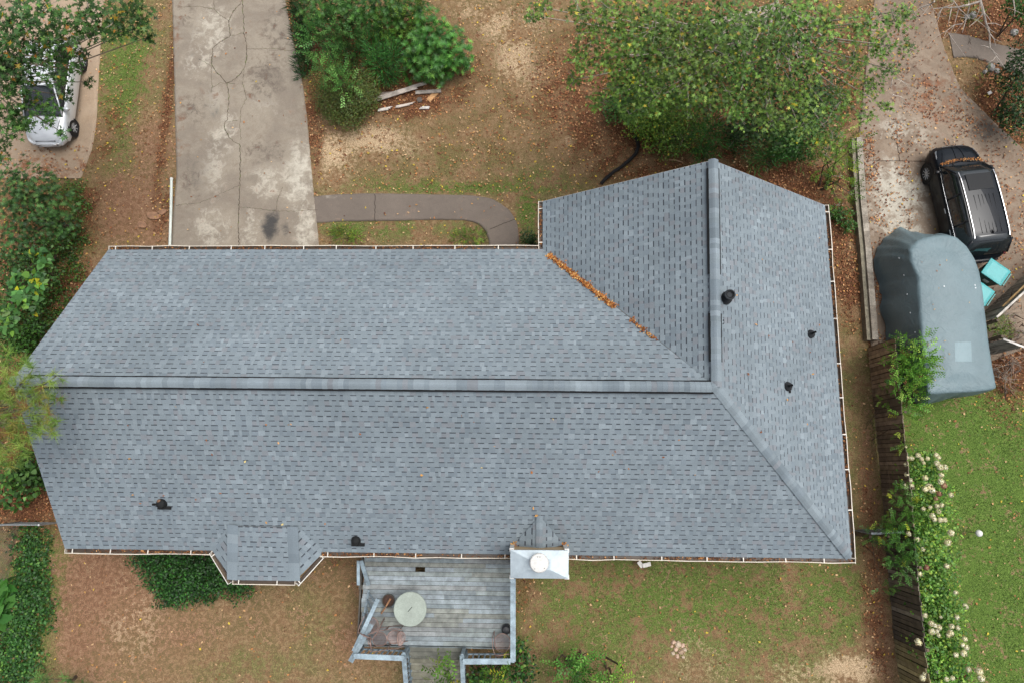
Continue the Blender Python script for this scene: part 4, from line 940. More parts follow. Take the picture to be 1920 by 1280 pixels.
for x, y, z in ((1686,484,1.5),(1695,516,1.45),(1701,552,1.4),(1707,587,1.4),(1716,623,1.4),(1770,537,2.27),(1828,535,2.16),(1829,540,2.16)):
    g = MB(); g.lathe((0, 0, 0), [(.028, 0), (.026, .012), (.001, .013)], 10, pic('dfe6e8')); o = g.build('grommet', M_PAINT, tp); o.location = on_tarp(x, y)
q = np.array([list(on_tarp(random.gauss(1775, 28), random.uniform(480, 720)) + Vector((0, 0, .015))) for _ in range(16)])
tag(leaves('tarp_leaves', q, rdir(16) * [1, 1, .1], nrm(np.array([[0, 0, 1.]]) + rng.normal(0, .2, (16, 3))), rng.uniform(.05, .1, 16), rng.uniform(.03, .06, 16), palette(16, [('c9b08a', 3), ('a8744a', 1)], .12), T_QUAD, M_DRY), 'few dry leaves lying on the blue tarp', 'fallen leaves', kind='stuff')
# hull under the cover
m = MB(); hp = [a.lerp(b, .5).lerp(cT, .2) for a, b in zip(A_, B_)]; k = [hp[i] for i in range(0, n, 8)]; 
m.face([(p.x, p.y, .5) for p in k], pic('d8d8d4')); m.face([(p.x, p.y, 1.4) for p in k], pic('d8d8d4'))
for i in range(len(k)): a = k[i]; b = k[(i + 1) % len(k)]; m.face([(a.x, a.y, .5), (b.x, b.y, .5), (b.x, b.y, 1.4), (a.x, a.y, 1.4)], pic('d8d8d4'))
wpart(m, 'hull', M_PAINT, bt)
# ------------------------------------------------------------ wheelie bins
def bin_(px, py, rz, label):
    c = at(px, py, 1.08); root = empty('trash_bin', (c.x, c.y, .045), rz); tag(root, label, 'trash bin', 'teal wheeled bins beside the board fence')
    g = pic('2c5e52'); lt = pic('4fb3b4')
    m = MB(); vs = []; 
    for z, a, b in ((.06, .23, .25), (.95, .31, .36), (.95, .33, .39), (1.0, .34, .4)):
        vs += [(-a, -b, z), (a, -b, z), (a, b, z), (-a, b, z)]
    fs = [(3, 2, 1, 0)] + [(i * 4 + k, i * 4 + (k + 1) % 4, i * 4 + 4 + (k + 1) % 4, i * 4 + 4 + k) for i in range(3) for k in range(4)] + [(12, 13, 14, 15)]
    m.mesh(vs, fs, g); m.build('bin_body', M_PLAS, root, bevel=.015)
    m = MB(); vs = []
    for z, a, b in ((1.003, .36, .42), (1.03, .355, .415), (1.055, .27, .32), (1.05, .25, .3)):
        vs += [(-a, -b, z), (a, -b, z), (a, b, z), (-a, b, z)]
    m.mesh(vs, [(3, 2, 1, 0)] + [(i * 4 + k, i * 4 + (k + 1) % 4, i * 4 + 4 + (k + 1) % 4, i * 4 + 4 + k) for i in range(3) for k in range(4)] + [(12, 13, 14, 15)], lt); m.build('lid', M_PLAS, root, bevel=.012)
    m = MB(); m.beam((-.28, -.47, 1.0), (.28, -.47, 1.0), .04, .04, pic('2a8a86'))
    for s_ in (-1, 1): m.beam((s_ * .26, -.4, .98), (s_ * .26, -.48, 1.0), .04, .04, g)
    m.build('handle', M_PLAS, root)
    for s_ in (-1, 1):
        w_ = MB(); w_.lathe((s_ * .24, -.3, .13), [(.12, 0), (.13, .02), (.13, .05), (.1, .06)], 16, (.012, .012, .012), M=Matrix.Rotation(math.pi / 2 * s_, 3, 'Y')); w_.build('wheel', M_RUB, root)
    m = MB(); m.box((-.33, 0, .72), (.02, .2, .12), col=pic('e8e8e0')); m.build('sticker', M_PAINT, root)
bin_(1868, 510, math.radians(-128 + 90 + 90), 'teal wheeled trash bin with its whole lid in view'); bin_(1838, 548, math.radians(52), 'second teal trash bin half hidden by the tarp')
# ------------------------------------------------------------ board fences
def fence(name, label, pts, h, bw, cols, gap=.02, lean=0.0, side=1, zb=.0, rails=True, secn=None, cap=None, group=None, jag=.02, bt=.022, back=False):
    P = [at(x, y, 0) for x, y in pts]; tot = sum((b - a).length for a, b in zip(P, P[1:])); root = empty(name, (P[0].x, P[0].y, 0)); tag(root, label, 'fence', group)
    k = int(tot / (bw + gap)); Q = resample(P, k + 1); m = MB(); r_ = MB(); 
    tint = 1
    for i in range(k):
        a, b = Q[i], Q[i + 1]; d = (b - a).normalized(); s = Vector((-d.y, d.x, 0)) * side; w_ = (b - a).length - gap * random.uniform(.5, 1.6)
        hh = h + random.uniform(-jag, jag); c = random.choice(cols(i / k)); tint = random.uniform(.7, 1.3)
        ctr = (a + b) / 2 + s * random.uniform(-.014, .014); tilt = random.gauss(0, .006)
        M = Matrix((d, s, Vector((0, 0, 1)))).transposed() @ Matrix.Rotation(lean + random.gauss(0, .008), 3, 'X') @ Matrix.Rotation(tilt, 3, 'Y')
        m.box(ctr + M @ Vector((0, 0, hh / 2 + .03)), (w_, bt, hh), col=tuple(x * tint for x in c), rot=M)
        if back: m.box(b - s * .03 + Vector((0, 0, h / 2 - .02)), (.07, .012, h - .1), col=pic('2e2822'), rz=math.atan2(d.y, d.x))  # added dark strips behind the gaps, their colour standing in for shadow
    pk = wpart(m, 'board_panel', M_WOOD, root)
    Q = resample(P, max(3, int(tot / 2.4) + 1))
    for z in (.3, h * .55, h - .25):
        m = MB()
        for a, b in zip(Q, Q[1:]):
            d = (b - a).normalized(); s = Vector((-d.y, d.x, 0)) * side; o = s * -.05; m.beam(a + o + Vector((0, 0, z)) - d * .02, b + o + Vector((0, 0, z)) + d * .02, .04, .09, pic('6b5a4a'), up=(0, 0, 1))
        wpart(m, 'rail', M_WOOD, root)
    if cap:
        m = MB()
        for a, b in zip(Q, Q[1:]): m.beam(a + Vector((0, 0, h + .06)), b + Vector((0, 0, h + .06)), .07, .035, cap)
        wpart(m, 'cap', M_WOOD, root)
    for a in Q:
        m = MB(); d = (Q[1] - Q[0]).normalized(); s = Vector((-d.y, d.x, 0)) * side; m.box(a - s * .12 + Vector((0, 0, (h - .02) / 2)), (.09, .09, h), col=pic('64533f'), rz=math.atan2(d.y, d.x)); wpart(m, 'post', M_WOOD, root)
    return root
br = [pic('a8937a'), pic('b39e80'), pic('9b866c')]; mdk = [pic('8b7c66'), pic('978774'), pic('7d6f5e')]; dk = [pic('675d4f'), pic('766c5e'), pic('584f45'), pic('8d8476')]; og = [pic('948a60'), pic('a3986e'), pic('827857')]
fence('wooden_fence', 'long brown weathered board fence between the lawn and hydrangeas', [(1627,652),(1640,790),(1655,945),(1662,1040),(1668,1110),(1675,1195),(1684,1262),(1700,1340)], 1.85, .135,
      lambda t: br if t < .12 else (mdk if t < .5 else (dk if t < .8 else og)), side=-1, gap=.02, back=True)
fence('wooden_fence', 'grey board fence joining the house corner to the long fence', [(1600,993),(1665,990)], 1.2, .12, lambda t: [pic('8c9399'), pic('7e858a')], side=1, cap=pic('a4acb2'), gap=.01)
fence('wooden_fence', 'grey board fence with pale top behind the teal bins', [(1815,612),(1990,452)], 1.5, .11, lambda t: [pic('8d8778'), pic('9a9484'), pic('807a6c')], side=1, cap=pic('c9c3b8'), gap=.008)
fence('wooden_fence', 'short weathered fence stub below the tarp edge', [(1826,650),(1862,664)], 1.5, .12, lambda t: [pic('8f8980')], side=-1, cap=pic('d3cdc6'), gap=.01)
m = MB(); m.beam(at(1880, 575, 1.2), at(1945, 512, 1.5), .06, .04, pic('c9a269')); o = tag(m.build('timber_brace', M_WOOD), 'thin yellow timber leaning along the bin fence', 'timber')
# retaining edge
m = MB(); P = resample([at(x, y, 0) for x, y in ((1601,266),(1603,300),(1608,380),(1617,470),(1624,560),(1630,640))], 26)
for i in range(25):
    a, b = P[i], P[i + 1]; c_ = pic(random.choice(('a39a8c', '958b7d', 'aba294'))); m.beam(a + Vector((.05, 0, .15)), a.lerp(b, .985) + Vector((.05, 0, .15)), .22, .42, c_)
    m.beam(a + Vector((-.14, 0, .09)), a.lerp(b, .99) + Vector((-.14, 0, .09)), .14, .34, pic('8b8470'))
tag(m.build('retaining_wall', M_STONE), 'low block retaining wall along the neighbour driveway edge', 'wall')
# ------------------------------------------------------------ deck
ZD = 1.35
dcx = at(820, 1130, 0); deck = empty('deck', (dcx.x, dcx.y, 0)); tag(deck, 'weathered blue grey wooden deck with broken left railing', 'deck')
dk_c = [pic('909b9f'), pic('889498'), pic('959f9e'), pic('8d9292'), pic('828d92'), pic('98a3a9'), pic('8f938c')]
top = at(820, 1046, ZD).y; bot = at(820, 1213, ZD).y; nb = int((top - bot) / .147); m = MB()
XL_ = lambda y: np.interp(y, [at(700, py, ZD).y for py in (1213, 1175, 1084, 1046)], [at(px, 1100, ZD).x for px in (683, 679, 681, 683)])
xR = at(959, 1130, ZD).x; hx0, hx1 = at(779, 1068, ZD), at(797, 1068, ZD)
for i in range(nb):
    y = top - .147 * (i + .5); x = float(XL_(y)) + random.uniform(-.02, .02); xs = [x]; 
    while x < xR - .4: x = min(xR, x + random.uniform(2.4, 4.2)); xs.append(x if xR - x > .4 else xR)
    for a, b in zip(xs, xs[1:]):
        segs = [(a, b)]
        if abs(y - hx0.y) < .075: segs = [(a, min(b, hx0.x)), (max(a, hx1.x), b)]
        c_ = random.choice(dk_c); kk = random.uniform(.85, 1.1)
        for u, v in segs:
            if v - u < .02: continue
            nseg = max(1, int((v - u) / .5)); 
            for j in range(nseg):
                q0 = u + (v - u) * j / nseg; q1 = u + (v - u) * (j + 1) / nseg; m.box(((q0 + q1) / 2, y, ZD - .018), (q1 - q0 - (.004 if j == nseg - 1 else -.0), .136, .034), col=vary(c_, kk * .92, kk * 1.08))
wpart(m, 'floor_board', M_WOOD, deck)
m = MB(); xl = float(XL_(0)) 
for i in range(10): x = at(690, 1130, 0).x + i * .55; m.beam((x, top, ZD - .15), (x, bot, ZD - .15), .05, .2, pic('5a564e'))
m.beam((at(683, 1213, ZD).x, bot, ZD - .12), (xR, bot, ZD - .12), .04, .2, pic('7d898c')); m.beam((at(681, 1100, ZD).x, top, ZD - .12), (at(683, 1213, ZD).x, bot, ZD - .12), .04, .2, pic('7d898c')); m.beam((xR, top, ZD - .12), (xR, bot, ZD - .12), .04, .2, pic('7d898c'))
for x in (at(690, 1130, 0).x, at(820, 1130, 0).x, xR - .1):
    for y in (bot + .1, top - 1): m.box((x, y, ZD / 2 - .12), (.14, .14, ZD), col=pic('7d7a70'))
wpart(m, 'deck_frame', M_WOOD, deck)
rc = pic('9db0ba'); rc2 = pic('8a9ba4')
def railing(a, b, z0, z1, capw=.15, bal=True, capc=rc, n=None, zo=None, endposts=True, lean=Vector((0, 0, 0))):
    """a,b: floor points; cap on top"""
    g = MB(); z0b, z1b = (z0, z1) if zo is None else zo
    A0 = Vector((a.x, a.y, z0)); B0 = Vector((b.x, b.y, z0b)); A1 = Vector((a.x, a.y, z1)) + lean; B1 = Vector((b.x, b.y, z1b)) + lean
    g.beam(A1, B1, capw, .04, capc); up = Vector((0, 0, -.08)); g.beam(A1 + up, B1 + up, .04, .09, rc2); r = wpart(g, 'railing', M_WOOD, deck)
    g = MB(); g.beam(A0 + Vector((0, 0, .1)), B0 + Vector((0, 0, .1)), .04, .09, rc2)
    L = (b - a).length; n = n or max(1, int(L / .17))
    if bal:
        for i in range(n): t = (i + .5) / n; g.beam(A0.lerp(B0, t) + Vector((0, 0, .1)), A1.lerp(B1, t) + Vector((0, 0, -.06)), .042, .042, rc, up=(1, 0, 0))
    if endposts:
        for p, q in ((A0, A1), (B0, B1)): g.beam(p - Vector((0, 0, .3)), q + Vector((0, 0, -.02)), .09, .09, rc2, up=(1, 0, 0))
    wpart(g, 'baluster', M_WOOD, r); return r
zR_ = ZD + .95
e1 = at(962, 1084, zR_); e2 = at(962, 1239, zR_); e3 = at(868, 1239, zR_)
railing(e1, e2, ZD, zR_, .17); railing(e2 + Vector((-.087, 0, 0)), e3, ZD, zR_, .17)
e4 = at(757, 1233, zR_); e5 = at(664, 1229, zR_); railing(e4, e5, ZD, zR_, .16, n=9)
# stairs down towards the camera's bottom edge
sx0 = at(768, 1213, ZD).x; sx1 = at(868, 1213, ZD).x; m = MB()
for i in range(7):
    z = ZD - .19 * (i + 1); y = bot - .27 * i - .14
    for q in (-.068, .068): m.box(((sx0 + sx1) / 2, y - q, z + .17), (sx1 - sx0, .128, .035), col=vary(random.choice((pic('7f7d6c'), pic('8b897a'), pic('75766b'))), .85, 1.1))
for x in (sx0, sx1): m.beam((x, bot, ZD - .1), (x, bot - 1.95, -.05), .04, .24, rc2)
wpart(m, 'stair', M_WOOD, deck)
railing(Vector((sx0 - .05, bot, 0)), Vector((sx0 - .05, bot - 1.9, 0)), ZD - .02, zR_ - .1, .15, zo=(.0, .95), n=11); railing(Vector((sx1 + .05, bot, 0)), Vector((sx1 + .05, bot - 1.9, 0)), ZD - .02, zR_ - .05, .14, zo=(.0, .95), n=11)
# loose broken rails on the left, leaning on the deck
def plank(name, label, a, b, w_, t, c, cat='board', group='broken railing boards at the left of the deck', tip=None):
    g = MB(); g.beam(a, b, w_, t, c); o = g.build(name, M_WOOD); return tag(o, label, cat, group)
g = MB(); ra, rb = at(709, 1122, ZD + .7), at(663, 1220, ZD + .55); g.beam(ra, rb, .13, .04, rc)
rt = wpart(g, 'broken_rail', M_WOOD, deck); g = MB()
ba, bb = at(692, 1105, ZD + .04), at(680, 1168, ZD + .06); g.beam(ba, bb, .06, .05, rc2)
for i in range(5): t = .08 + i * .2; g.beam(ba.lerp(bb, t), ra.lerp(rb, t * .72 + .03), .045, .04, rc2, up=(1, 0, 0))
wpart(g, 'baluster', M_WOOD, rt)
g = MB(); g.beam(at(703, 1158, ZD + .3), at(657, 1240, ZD + .85), .17, .05, rc2); wpart(g, 'broken_rail', M_WOOD, deck)
g = MB(); g.beam(at(672, 1050, ZD + .35), at(672, 1096, ZD + .3), .1, .04, rc); wpart(g, 'post', M_WOOD, deck)
g = MB(); g.beam(at(677, 1050, ZD + .5), at(691, 1096, ZD + .1), .13, .04, rc2); wpart(g, 'post', M_WOOD, deck)
# table, pot with branch, chairs
c = at(769, 1141, ZD + .7); tb = empty('patio_table', (c.x, c.y, ZD)); tag(tb, 'round pale green patio table on the grey deck', 'table')
g = MB(); g.lathe((0, 0, .7), [(.5, -.03), (.53, -.025), (.54, 0), (.525, .012), (.0, .014)], 48, pic('a5b0a4'), capt=False); tt_ = g.build('tabletop', M_PAINT, tb)
g = MB(); g.beam((-.07, -.08, .718), (.06, .07, .718), .02, .006, (.01, .01, .01)); g.build('umbrella_slot', M_RUB, tb)
for k in range(4): a = math.pi / 4 + k * math.pi / 2; g = MB(); g.tube([(.45 * math.cos(a), .45 * math.sin(a), .69), (.36 * math.cos(a), .36 * math.sin(a), 0)], .02, 8, pic('5b5148')); g.build('leg', M_METAL, tb)
c = at(728, 1125, ZD + .3); pt = empty('plant_pot', (c.x, c.y, ZD)); tag(pt, 'dark round pot of soil beside the round table', 'pot')
g = MB(); g.lathe((0, 0, 0), [(.15, 0), (.2, .3), (.215, .3), (.215, .33), (.19, .33), (.18, .27)], 24, pic('4c4a42'), capt=False); g.build('pot_body', M_STONE, pt)
g = MB(); g.lathe((0, 0, 0), [(.185, .26), (.1, .29), (.0, .3)], 14, pic('4b3327'), capb=False, capt=False); g.build('soil', M_STONE, pt)
g = MB(); g.tube([at(732, 1122, ZD + .36), at(723, 1137, ZD + .3), at(715, 1149, ZD + .03)], [.035, .028, .03], 7, pic('b98a64')); tag(g.build('wood_stick', M_BARK), 'pale broken stick poking out of the dark pot', 'stick')
def chair(px, py, rz, label, tip=False, k=1.0):
    c = at(px, py, ZD + .3); root = empty('patio_chair', (c.x, c.y, ZD), rz); tag(root, label, 'chair', 'wire mesh chairs on the deck')
    col = pic('8b726a')
    def wire(name, c_, rx, ry, M, nn=9, fr=.014):
        g = MB(); P = [c_ + M @ Vector((rx * math.cos(t * math.pi / 14), ry * math.sin(t * math.pi / 14), .03 * math.cos(t * math.pi / 7))) for t in range(29)]; g.tube(P, fr, 6, pic('a58a80'), caps=False)
        for i in range(-nn, nn + 1):
            u = i / (nn + 1); y = math.sqrt(1 - u * u); g.tube([c_ + M @ Vector((rx * u, -ry * y, 0)), c_ + M @ Vector((rx * u, 0, -.02)), c_ + M @ Vector((rx * u, ry * y, 0))], .0035, 3, col, caps=False); g.tube([c_ + M @ Vector((-rx * y, ry * u, 0)), c_ + M @ Vector((0, ry * u, -.02)), c_ + M @ Vector((rx * y, ry * u, 0))], .0035, 3, col, caps=False)
        return g.build(name, M_METAL, root)
    wire('seat', Vector((0, 0, .42)), .27 * k, .25 * k, Matrix.Identity(3)); wire('backrest', Vector((-.3 * k, 0, .72)), .27 * k, .25 * k, Matrix.Rotation(math.radians(-68), 3, 'Y'))
    for sg in (-1, 1):
        g = MB(); g.tube([(.25, sg * .28, .0), (.27, sg * .28, .4), (.2, sg * .3, .62), (-.1, sg * .31, .64), (-.32, sg * .25, .66)], .013, 6, pic('a58a80')); g.build('armrest', M_METAL, root)
        g = MB(); g.tube([(.3, sg * .26, .02), (0, sg * .27, .0), (-.35, sg * .26, .02)], .013, 6, col); g.tube([(-.25, sg * .25, .02), (-.2, sg * .22, .42)], .013, 6, col); g.build('leg', M_METAL, root)
    return root
chair(714, 1196, math.radians(10), 'brown wire mesh chair standing left of the stair opening', k=.85); chair(741, 1192, math.radians(188), 'brown wire mesh chair below the round table', k=.85)
chair(697, 1170, math.radians(66), 'brown wire mesh chair leaning by the broken left rail', k=.95); chair(942, 1202, math.radians(96), 'brown wire mesh chair in the right corner of the deck', k=1.05)
c = at(949, 1180, ZD + .25); g = MB(); g.lathe((0, 0, 0), [(.12, 0), (.16, .05), (.15, .25), (.1, .3), (.02, .31)], 14, pic('2b2c30')); o = g.build('dark_bucket', M_PLAS); o.location = (c.x, c.y, ZD); tag(o, 'small dark bucket behind the corner wire chair', 'bucket')
# ------------------------------------------------------------ loose things in the yards
def plk(name, label, a, b, w_, c, z=.06, t=.04, group='scrap boards lying by the shrubs', cat='board'):
    g = MB(); A = at(*a, z); B = at(*b, z + .03); d = (B - A).normalized(); s = Vector((-d.y, d.x, 0)); P = [A + s * w_ / 2, A - s * w_ / 2]; k = 5
    L = (B - A).length; bot_ = []; 
    up_pts = [A + s * w_ * .5 + d * .05, A - s * w_ * .4, A - s * w_ * .5 + d * .1, B - s * w_ * .5 - d * L * .28, B - s * w_ * .1 - d * L * .3, B - s * w_ * .2 - d * L * .12, B + s * w_ * .25 - d * L * .14, B + s * w_ * .32, B + s * w_ * .5]
    n_ = len(up_pts); vs = [p + Vector((0, 0, t)) for p in up_pts] + up_pts
    g.mesh(vs, [tuple(range(n_)), tuple(range(2 * n_ - 1, n_ - 1, -1))] + [(i, i + n_, (i + 1) % n_ + n_, (i + 1) % n_) for i in range(n_)], c); return tag(g.build(name, M_WOOD), label, cat, group)
pk_ = pic('cbbfb4')
plk('scrap_board', 'longest pale splintered board pointing up to the shrubs', (700, 189), (814, 153), .2, pk_, .14)
g = MB(); g.beam(at(779, 174, .08), at(827, 171, .08), .15, .04, pic('b4aa9f')); tag(g.build('scrap_board', M_WOOD), 'short straight pale board crossing the orange one', 'board', 'scrap boards lying by the shrubs')
g = MB(); g.beam(at(803, 189, .03), at(824, 168, .03), .2, .04, pic('d8a672')); tag(g.build('scrap_board', M_WOOD), 'short orange brown board at the right of the scrap pile', 'board', 'scrap boards lying by the shrubs')
g = MB(); g.beam(at(712, 177, .04), at(745, 174, .05), .13, .03, pic('a8988c')); tag(g.build('scrap_board', M_WOOD), 'dull board lying under the longest pale board', 'board', 'scrap boards lying by the shrubs')
plk('scrap_board', 'small white wood splinter at the left below the boards', (708, 208), (736, 203), .12, pic('ded6cc'), .03); plk('scrap_board', 'jagged pale splinter in the middle below the boards', (741, 202), (779, 194), .1, pic('cabdb2'), .03); plk('scrap_board', 'small white splinter at the right below the boards', (806, 203), (786, 203), .12, pic('e2dcd4'), .03)
g = MB(); g.lathe((0, 0, 0), [(.1, 0), (.12, .03), (.11, .09), (.0, .1)], 14, pic('6a6058'), capt=False); o = g.build('tree_stump', M_BARK); o.location = at(787, 189, 0); tag(o, 'small grey stump beside the orange brown board', 'stump')
# corrugated drain pipe
P = resample([at(x, y, .1) for x, y in ((1127,345),(1138,333),(1152,322),(1167,312),(1180,301),(1192,289),(1197,275),(1194,262),(1191,254))], 150); g = MB()
g.tube([p + Vector((0, 0, .02 * math.sin(i * .2))) for i, p in enumerate(P)], [.075 if i % 2 else .06 for i in range(150)], 10, pic('2d2c2b')); tag(g.build('drain_pipe', M_RUB), 'black corrugated drain pipe curving away from the house', 'drain pipe')
g = MB(); g.tube([at(321.5, 337, .06), at(320.5, 400, .06), at(318, 475, .06)], .055, 10, pic('dfe6dc')); g.tube([at(321.5, 337, .06), at(321.6, 334.5, .06)], .065, 10, pic('eef0ea')); tag(g.build('drain_pipe', M_PLAS), 'long white plastic pipe beside the driveway edge', 'pipe')
g = MB()
for i, (a, b) in enumerate((((1197,1052),(1205,1062)),((1205,1060),(1220,1056)))): g.beam(at(*a, .4), at(*b, .35), .14, .02, pic('e0dcd4'))
tag(g.build('downspout_elbow', M_PLAS), 'white downspout end poking out below the back gutter', 'downspout')
for i, (px, py, r) in enumerate(((288,405,.32),(268,422,.24),(305,398,.2))):
    g = MB(); k = 7; V = [(r * (1 + random.uniform(-.25, .2)) * math.cos(t * 2 * math.pi / k), r * .6 * (1 + random.uniform(-.2, .2)) * math.sin(t * 2 * math.pi / k), 0) for t in range(k)]
    g.mesh([(x, y, .0) for x, y, _ in V] + [(x * .93, y * .93, .05) for x, y, _ in V], [tuple(range(k, 2 * k))] + [(j, (j + 1) % k, k + (j + 1) % k, k + j) for j in range(k)], pic('a0795c')); o = g.build('flagstone', M_STONE); o.location = at(px, py, .0); o.rotation_euler.z = random.uniform(-.5, .5)
    tag(o, ('largest of three reddish flagstones in the bare soil', 'leftmost of three reddish flagstones in the bare soil', 'smallest of three reddish flagstones, nearest the white pipe')[i], 'stone', 'flagstones beside the driveway')
# stones in the back lawn and by the path
def rock(px, py, r, c, label, group, z=0, cat='stone'):
    g = MB(); vs = []; nn = 8; rr = [random.uniform(.75, 1.15) for _ in range(nn)]
    for z_, f in ((0, 1), (.4, .95), (.75, .6)):
        for k in range(nn): t = 2 * math.pi * k / nn; vs.append((r * f * rr[k] * math.cos(t), r * f * rr[(k + 2) % nn] * .8 * math.sin(t), r * z_ * random.uniform(.8, 1.1)))
    fs = [(i * nn + k, i * nn + (k + 1) % nn, (i + 1) * nn + (k + 1) % nn, (i + 1) * nn + k) for i in range(2) for k in range(nn)] + [tuple(range(2 * nn, 3 * nn))]
    g.mesh(vs, fs, c); o = g.build('rock', M_STONE); o.location = at(px, py, z); o.rotation_euler.z = random.random() * 6; tag(o, label, cat, group)
rl = 'pale stone in the small cluster on the back lawn'
for px, py, r in ((1263,1203,.1),(1271,1207,.12),(1280,1209,.09),(1267,1216,.11),(1276,1221,.12),(1284,1217,.08),(1262,1224,.08),(1270,1229,.09),(1281,1231,.07),(1259,1211,.07)): rock(px, py, r, pic(random.choice(('cdb9a0', 'd8c8b4', 'b49a80', 'd9b8a0'))), rl, 'pale stones on the back lawn')
for px, py, r, l in ((1822,30,.22,'tall grey rock beneath the bare branches'),(1812,33,.14,'narrow grey rock left of the tall one under branches'),(1856,128,.22,'flat grey rock between path and driveway'),(1868,134,.15,'right small grey rock between path and driveway'),(1846,136,.13,'left small grey rock between path and driveway'),(1900,62,.18,'grey rock above the concrete path by the corner')): rock(px, py, r, pic('96938e'), l, 'grey garden rocks at the top right')
g = MB(); g.box((0, 0, .02), (.16, .12, .03), rz=.5, col=pic('e8e4dc')); o = g.build('paper_scrap', M_PAINT); o.location = at(1855, 175, .04); tag(o, 'white paper scrap on the edge of the neighbour driveway', 'litter')
# garden lights and red ornament
def garden_light(px, py, z, r, label):
    c = at(px, py, 0); c2 = at(px, py, z); root = empty('garden_light', (c2.x, c2.y, 0)); tag(root, label, 'garden light', 'white garden lights on the lawn')
    g = MB(); g.tube([(0, 0, -.02), (0, 0, z - .1)], .012, 8, pic('3a3a38')); g.build('stake', M_METAL, root)
    g = MB(); g.lathe((0, 0, z), [(.04, -.14), (r * .75, -.09), (r, -.03), (r * .92, .03), (r * .5, .08), (.0, .095)], 20, pic('f6f5f0'), capt=False); g.build('lamp_shade', M_PLAS, root, smooth=True)
garden_light(1836, 999, .5, .12, 'white round topped garden light standing on the open lawn'); garden_light(1757, 1256, 1.0, .11, 'white garden light among the hydrangeas by the red flag')
c = at(1792, 1276, .8); root = empty('garden_flag', (c.x, c.y, 0), .4); tag(root, 'dark red and white garden flag at the foot of the hydrangeas', 'flag')
g = MB(); g.tube([(0, 0, 0), (0, 0, .95)], .012, 6, (.02, .02, .02)); g.tube([(0, 0, .93), (.42, 0, .93)], .01, 6, (.02, .02, .02)); g.build('pole', M_METAL, root)
g = MB(); nx = 8
for i in range(nx):
    for j in range(6):
        f = lambda a, b: (.03 + .38 * a / nx, .05 * math.sin(a * 1.1) + .35 * b / 6, .91 - .30 * b / 6); g.face([f(i, j), f(i + 1, j), f(i + 1, j + 1), f(i, j + 1)], pic('8a1f33') if (2 < i < 6 and 1 < j < 5) is False else pic('c9c4cc'))
g.build('cloth', M_PAINT, root)
# chain link fence at the left
P = [(-12,990),(12,985),(55,984),(100,986)]; c = at(15, 985, 0); cf = empty('chain_link_fence', (c.x, c.y, 0)); tag(cf, 'galvanised chain link fence between ground cover and brown soil', 'fence')
def chain(a, b, h=1.2, mesh=True):
    A = at(*a, 0); B = at(*b, 0); L = (B - A).length; d = (B - A) / L; g = MB(); g.tube([A + Vector((0, 0, h)), B + Vector((0, 0, h))], .02, 8, pic('aeb3b4')); wpart(g, 'rail', M_METAL, cf)
    g = MB(); k = int(L / .075)
    for i in range(-16, k): 
        for sg in (0, 1):
            s0, s1 = i * .075, i * .075 + h; lo, hi = max(s0, 0), min(s1, L)
            if hi <= lo: continue
            z0 = (lo - s0); z1 = (hi - s0)
            if sg: z0, z1 = h - z0, h - z1
            g.tube([A + d * lo + Vector((0, 0, z0)), A + d * hi + Vector((0, 0, z1))], .0022, 3, pic('8f9596'), caps=False)
    wpart(g, 'wire_mesh', M_METAL, cf)
    for p in (A, B): g = MB(); g.tube([p - Vector((0, 0, .1)), p + Vector((0, 0, h + .03))], .028, 8, pic('b8bdbe')); g.lathe(p + Vector((0, 0, h + .02)), [(.04, 0), (.035, .04), (.0, .06)], 8, pic('d8dcdc'), capt=False); wpart(g, 'post', M_METAL, cf)
chain((40, 978), (118, 978)); chain((40, 978), (15, 1085)); chain((40, 978), (-30, 992))
# bare branch lying / hanging at the top right
def twigs(g, a, b, r, depth, c):
    P = [a.lerp(b, t) + Vector(rdir(1)[0]) * (b - a).length * .05 * (0 < t < 1) for t in (0, .25, .5, .75, 1)]; g.tube(P, [r, r * .85, r * .7, r * .55, r * .3], 6, c)
    if depth:
        for t in (.3, .45, .6, .75, .9):
            p = a.lerp(b, t); d = (b - a).normalized(); s = Vector((-d.y, d.x, 0)) * random.choice((-1, 1)); e = p + (d * random.uniform(.4, .9) + s * random.uniform(.4, .9) + Vector((0, 0, random.uniform(-.5, .1)))) * (b - a).length * .4; twigs(g, p, e, r * .45, depth - 1, c)

# ------------------------------------------------------------ trees and shrubs
GRN = [('3f6b32', 3), ('4f7d3c', 3), ('5f8f48', 2), ('35582c', 2)]
DKG = [('2c4a28', 3), ('385a30', 3), ('4a6e3a', 1.5), ('243c22', 1.5)]
MAP = [('3f6232', 4), ('4d7440', 3.5), ('325029', 2.5), ('688c48', 1.2), ('b5742e', .25), ('b89434', .2)]
YEL = [('6f9a3f', 3), ('8cb04c', 2.5), ('577f36', 2.5), ('a9be5c', 1), ('c9c04a', .4)]
SWG = [('63853c', 3), ('7b9c4c', 3), ('4c6c30', 2.5), ('8fa858', 1.0), ('c99a4a', .1), ('b8a84c', .18), ('d8c840', .06)]
def B(*a): return list(a)
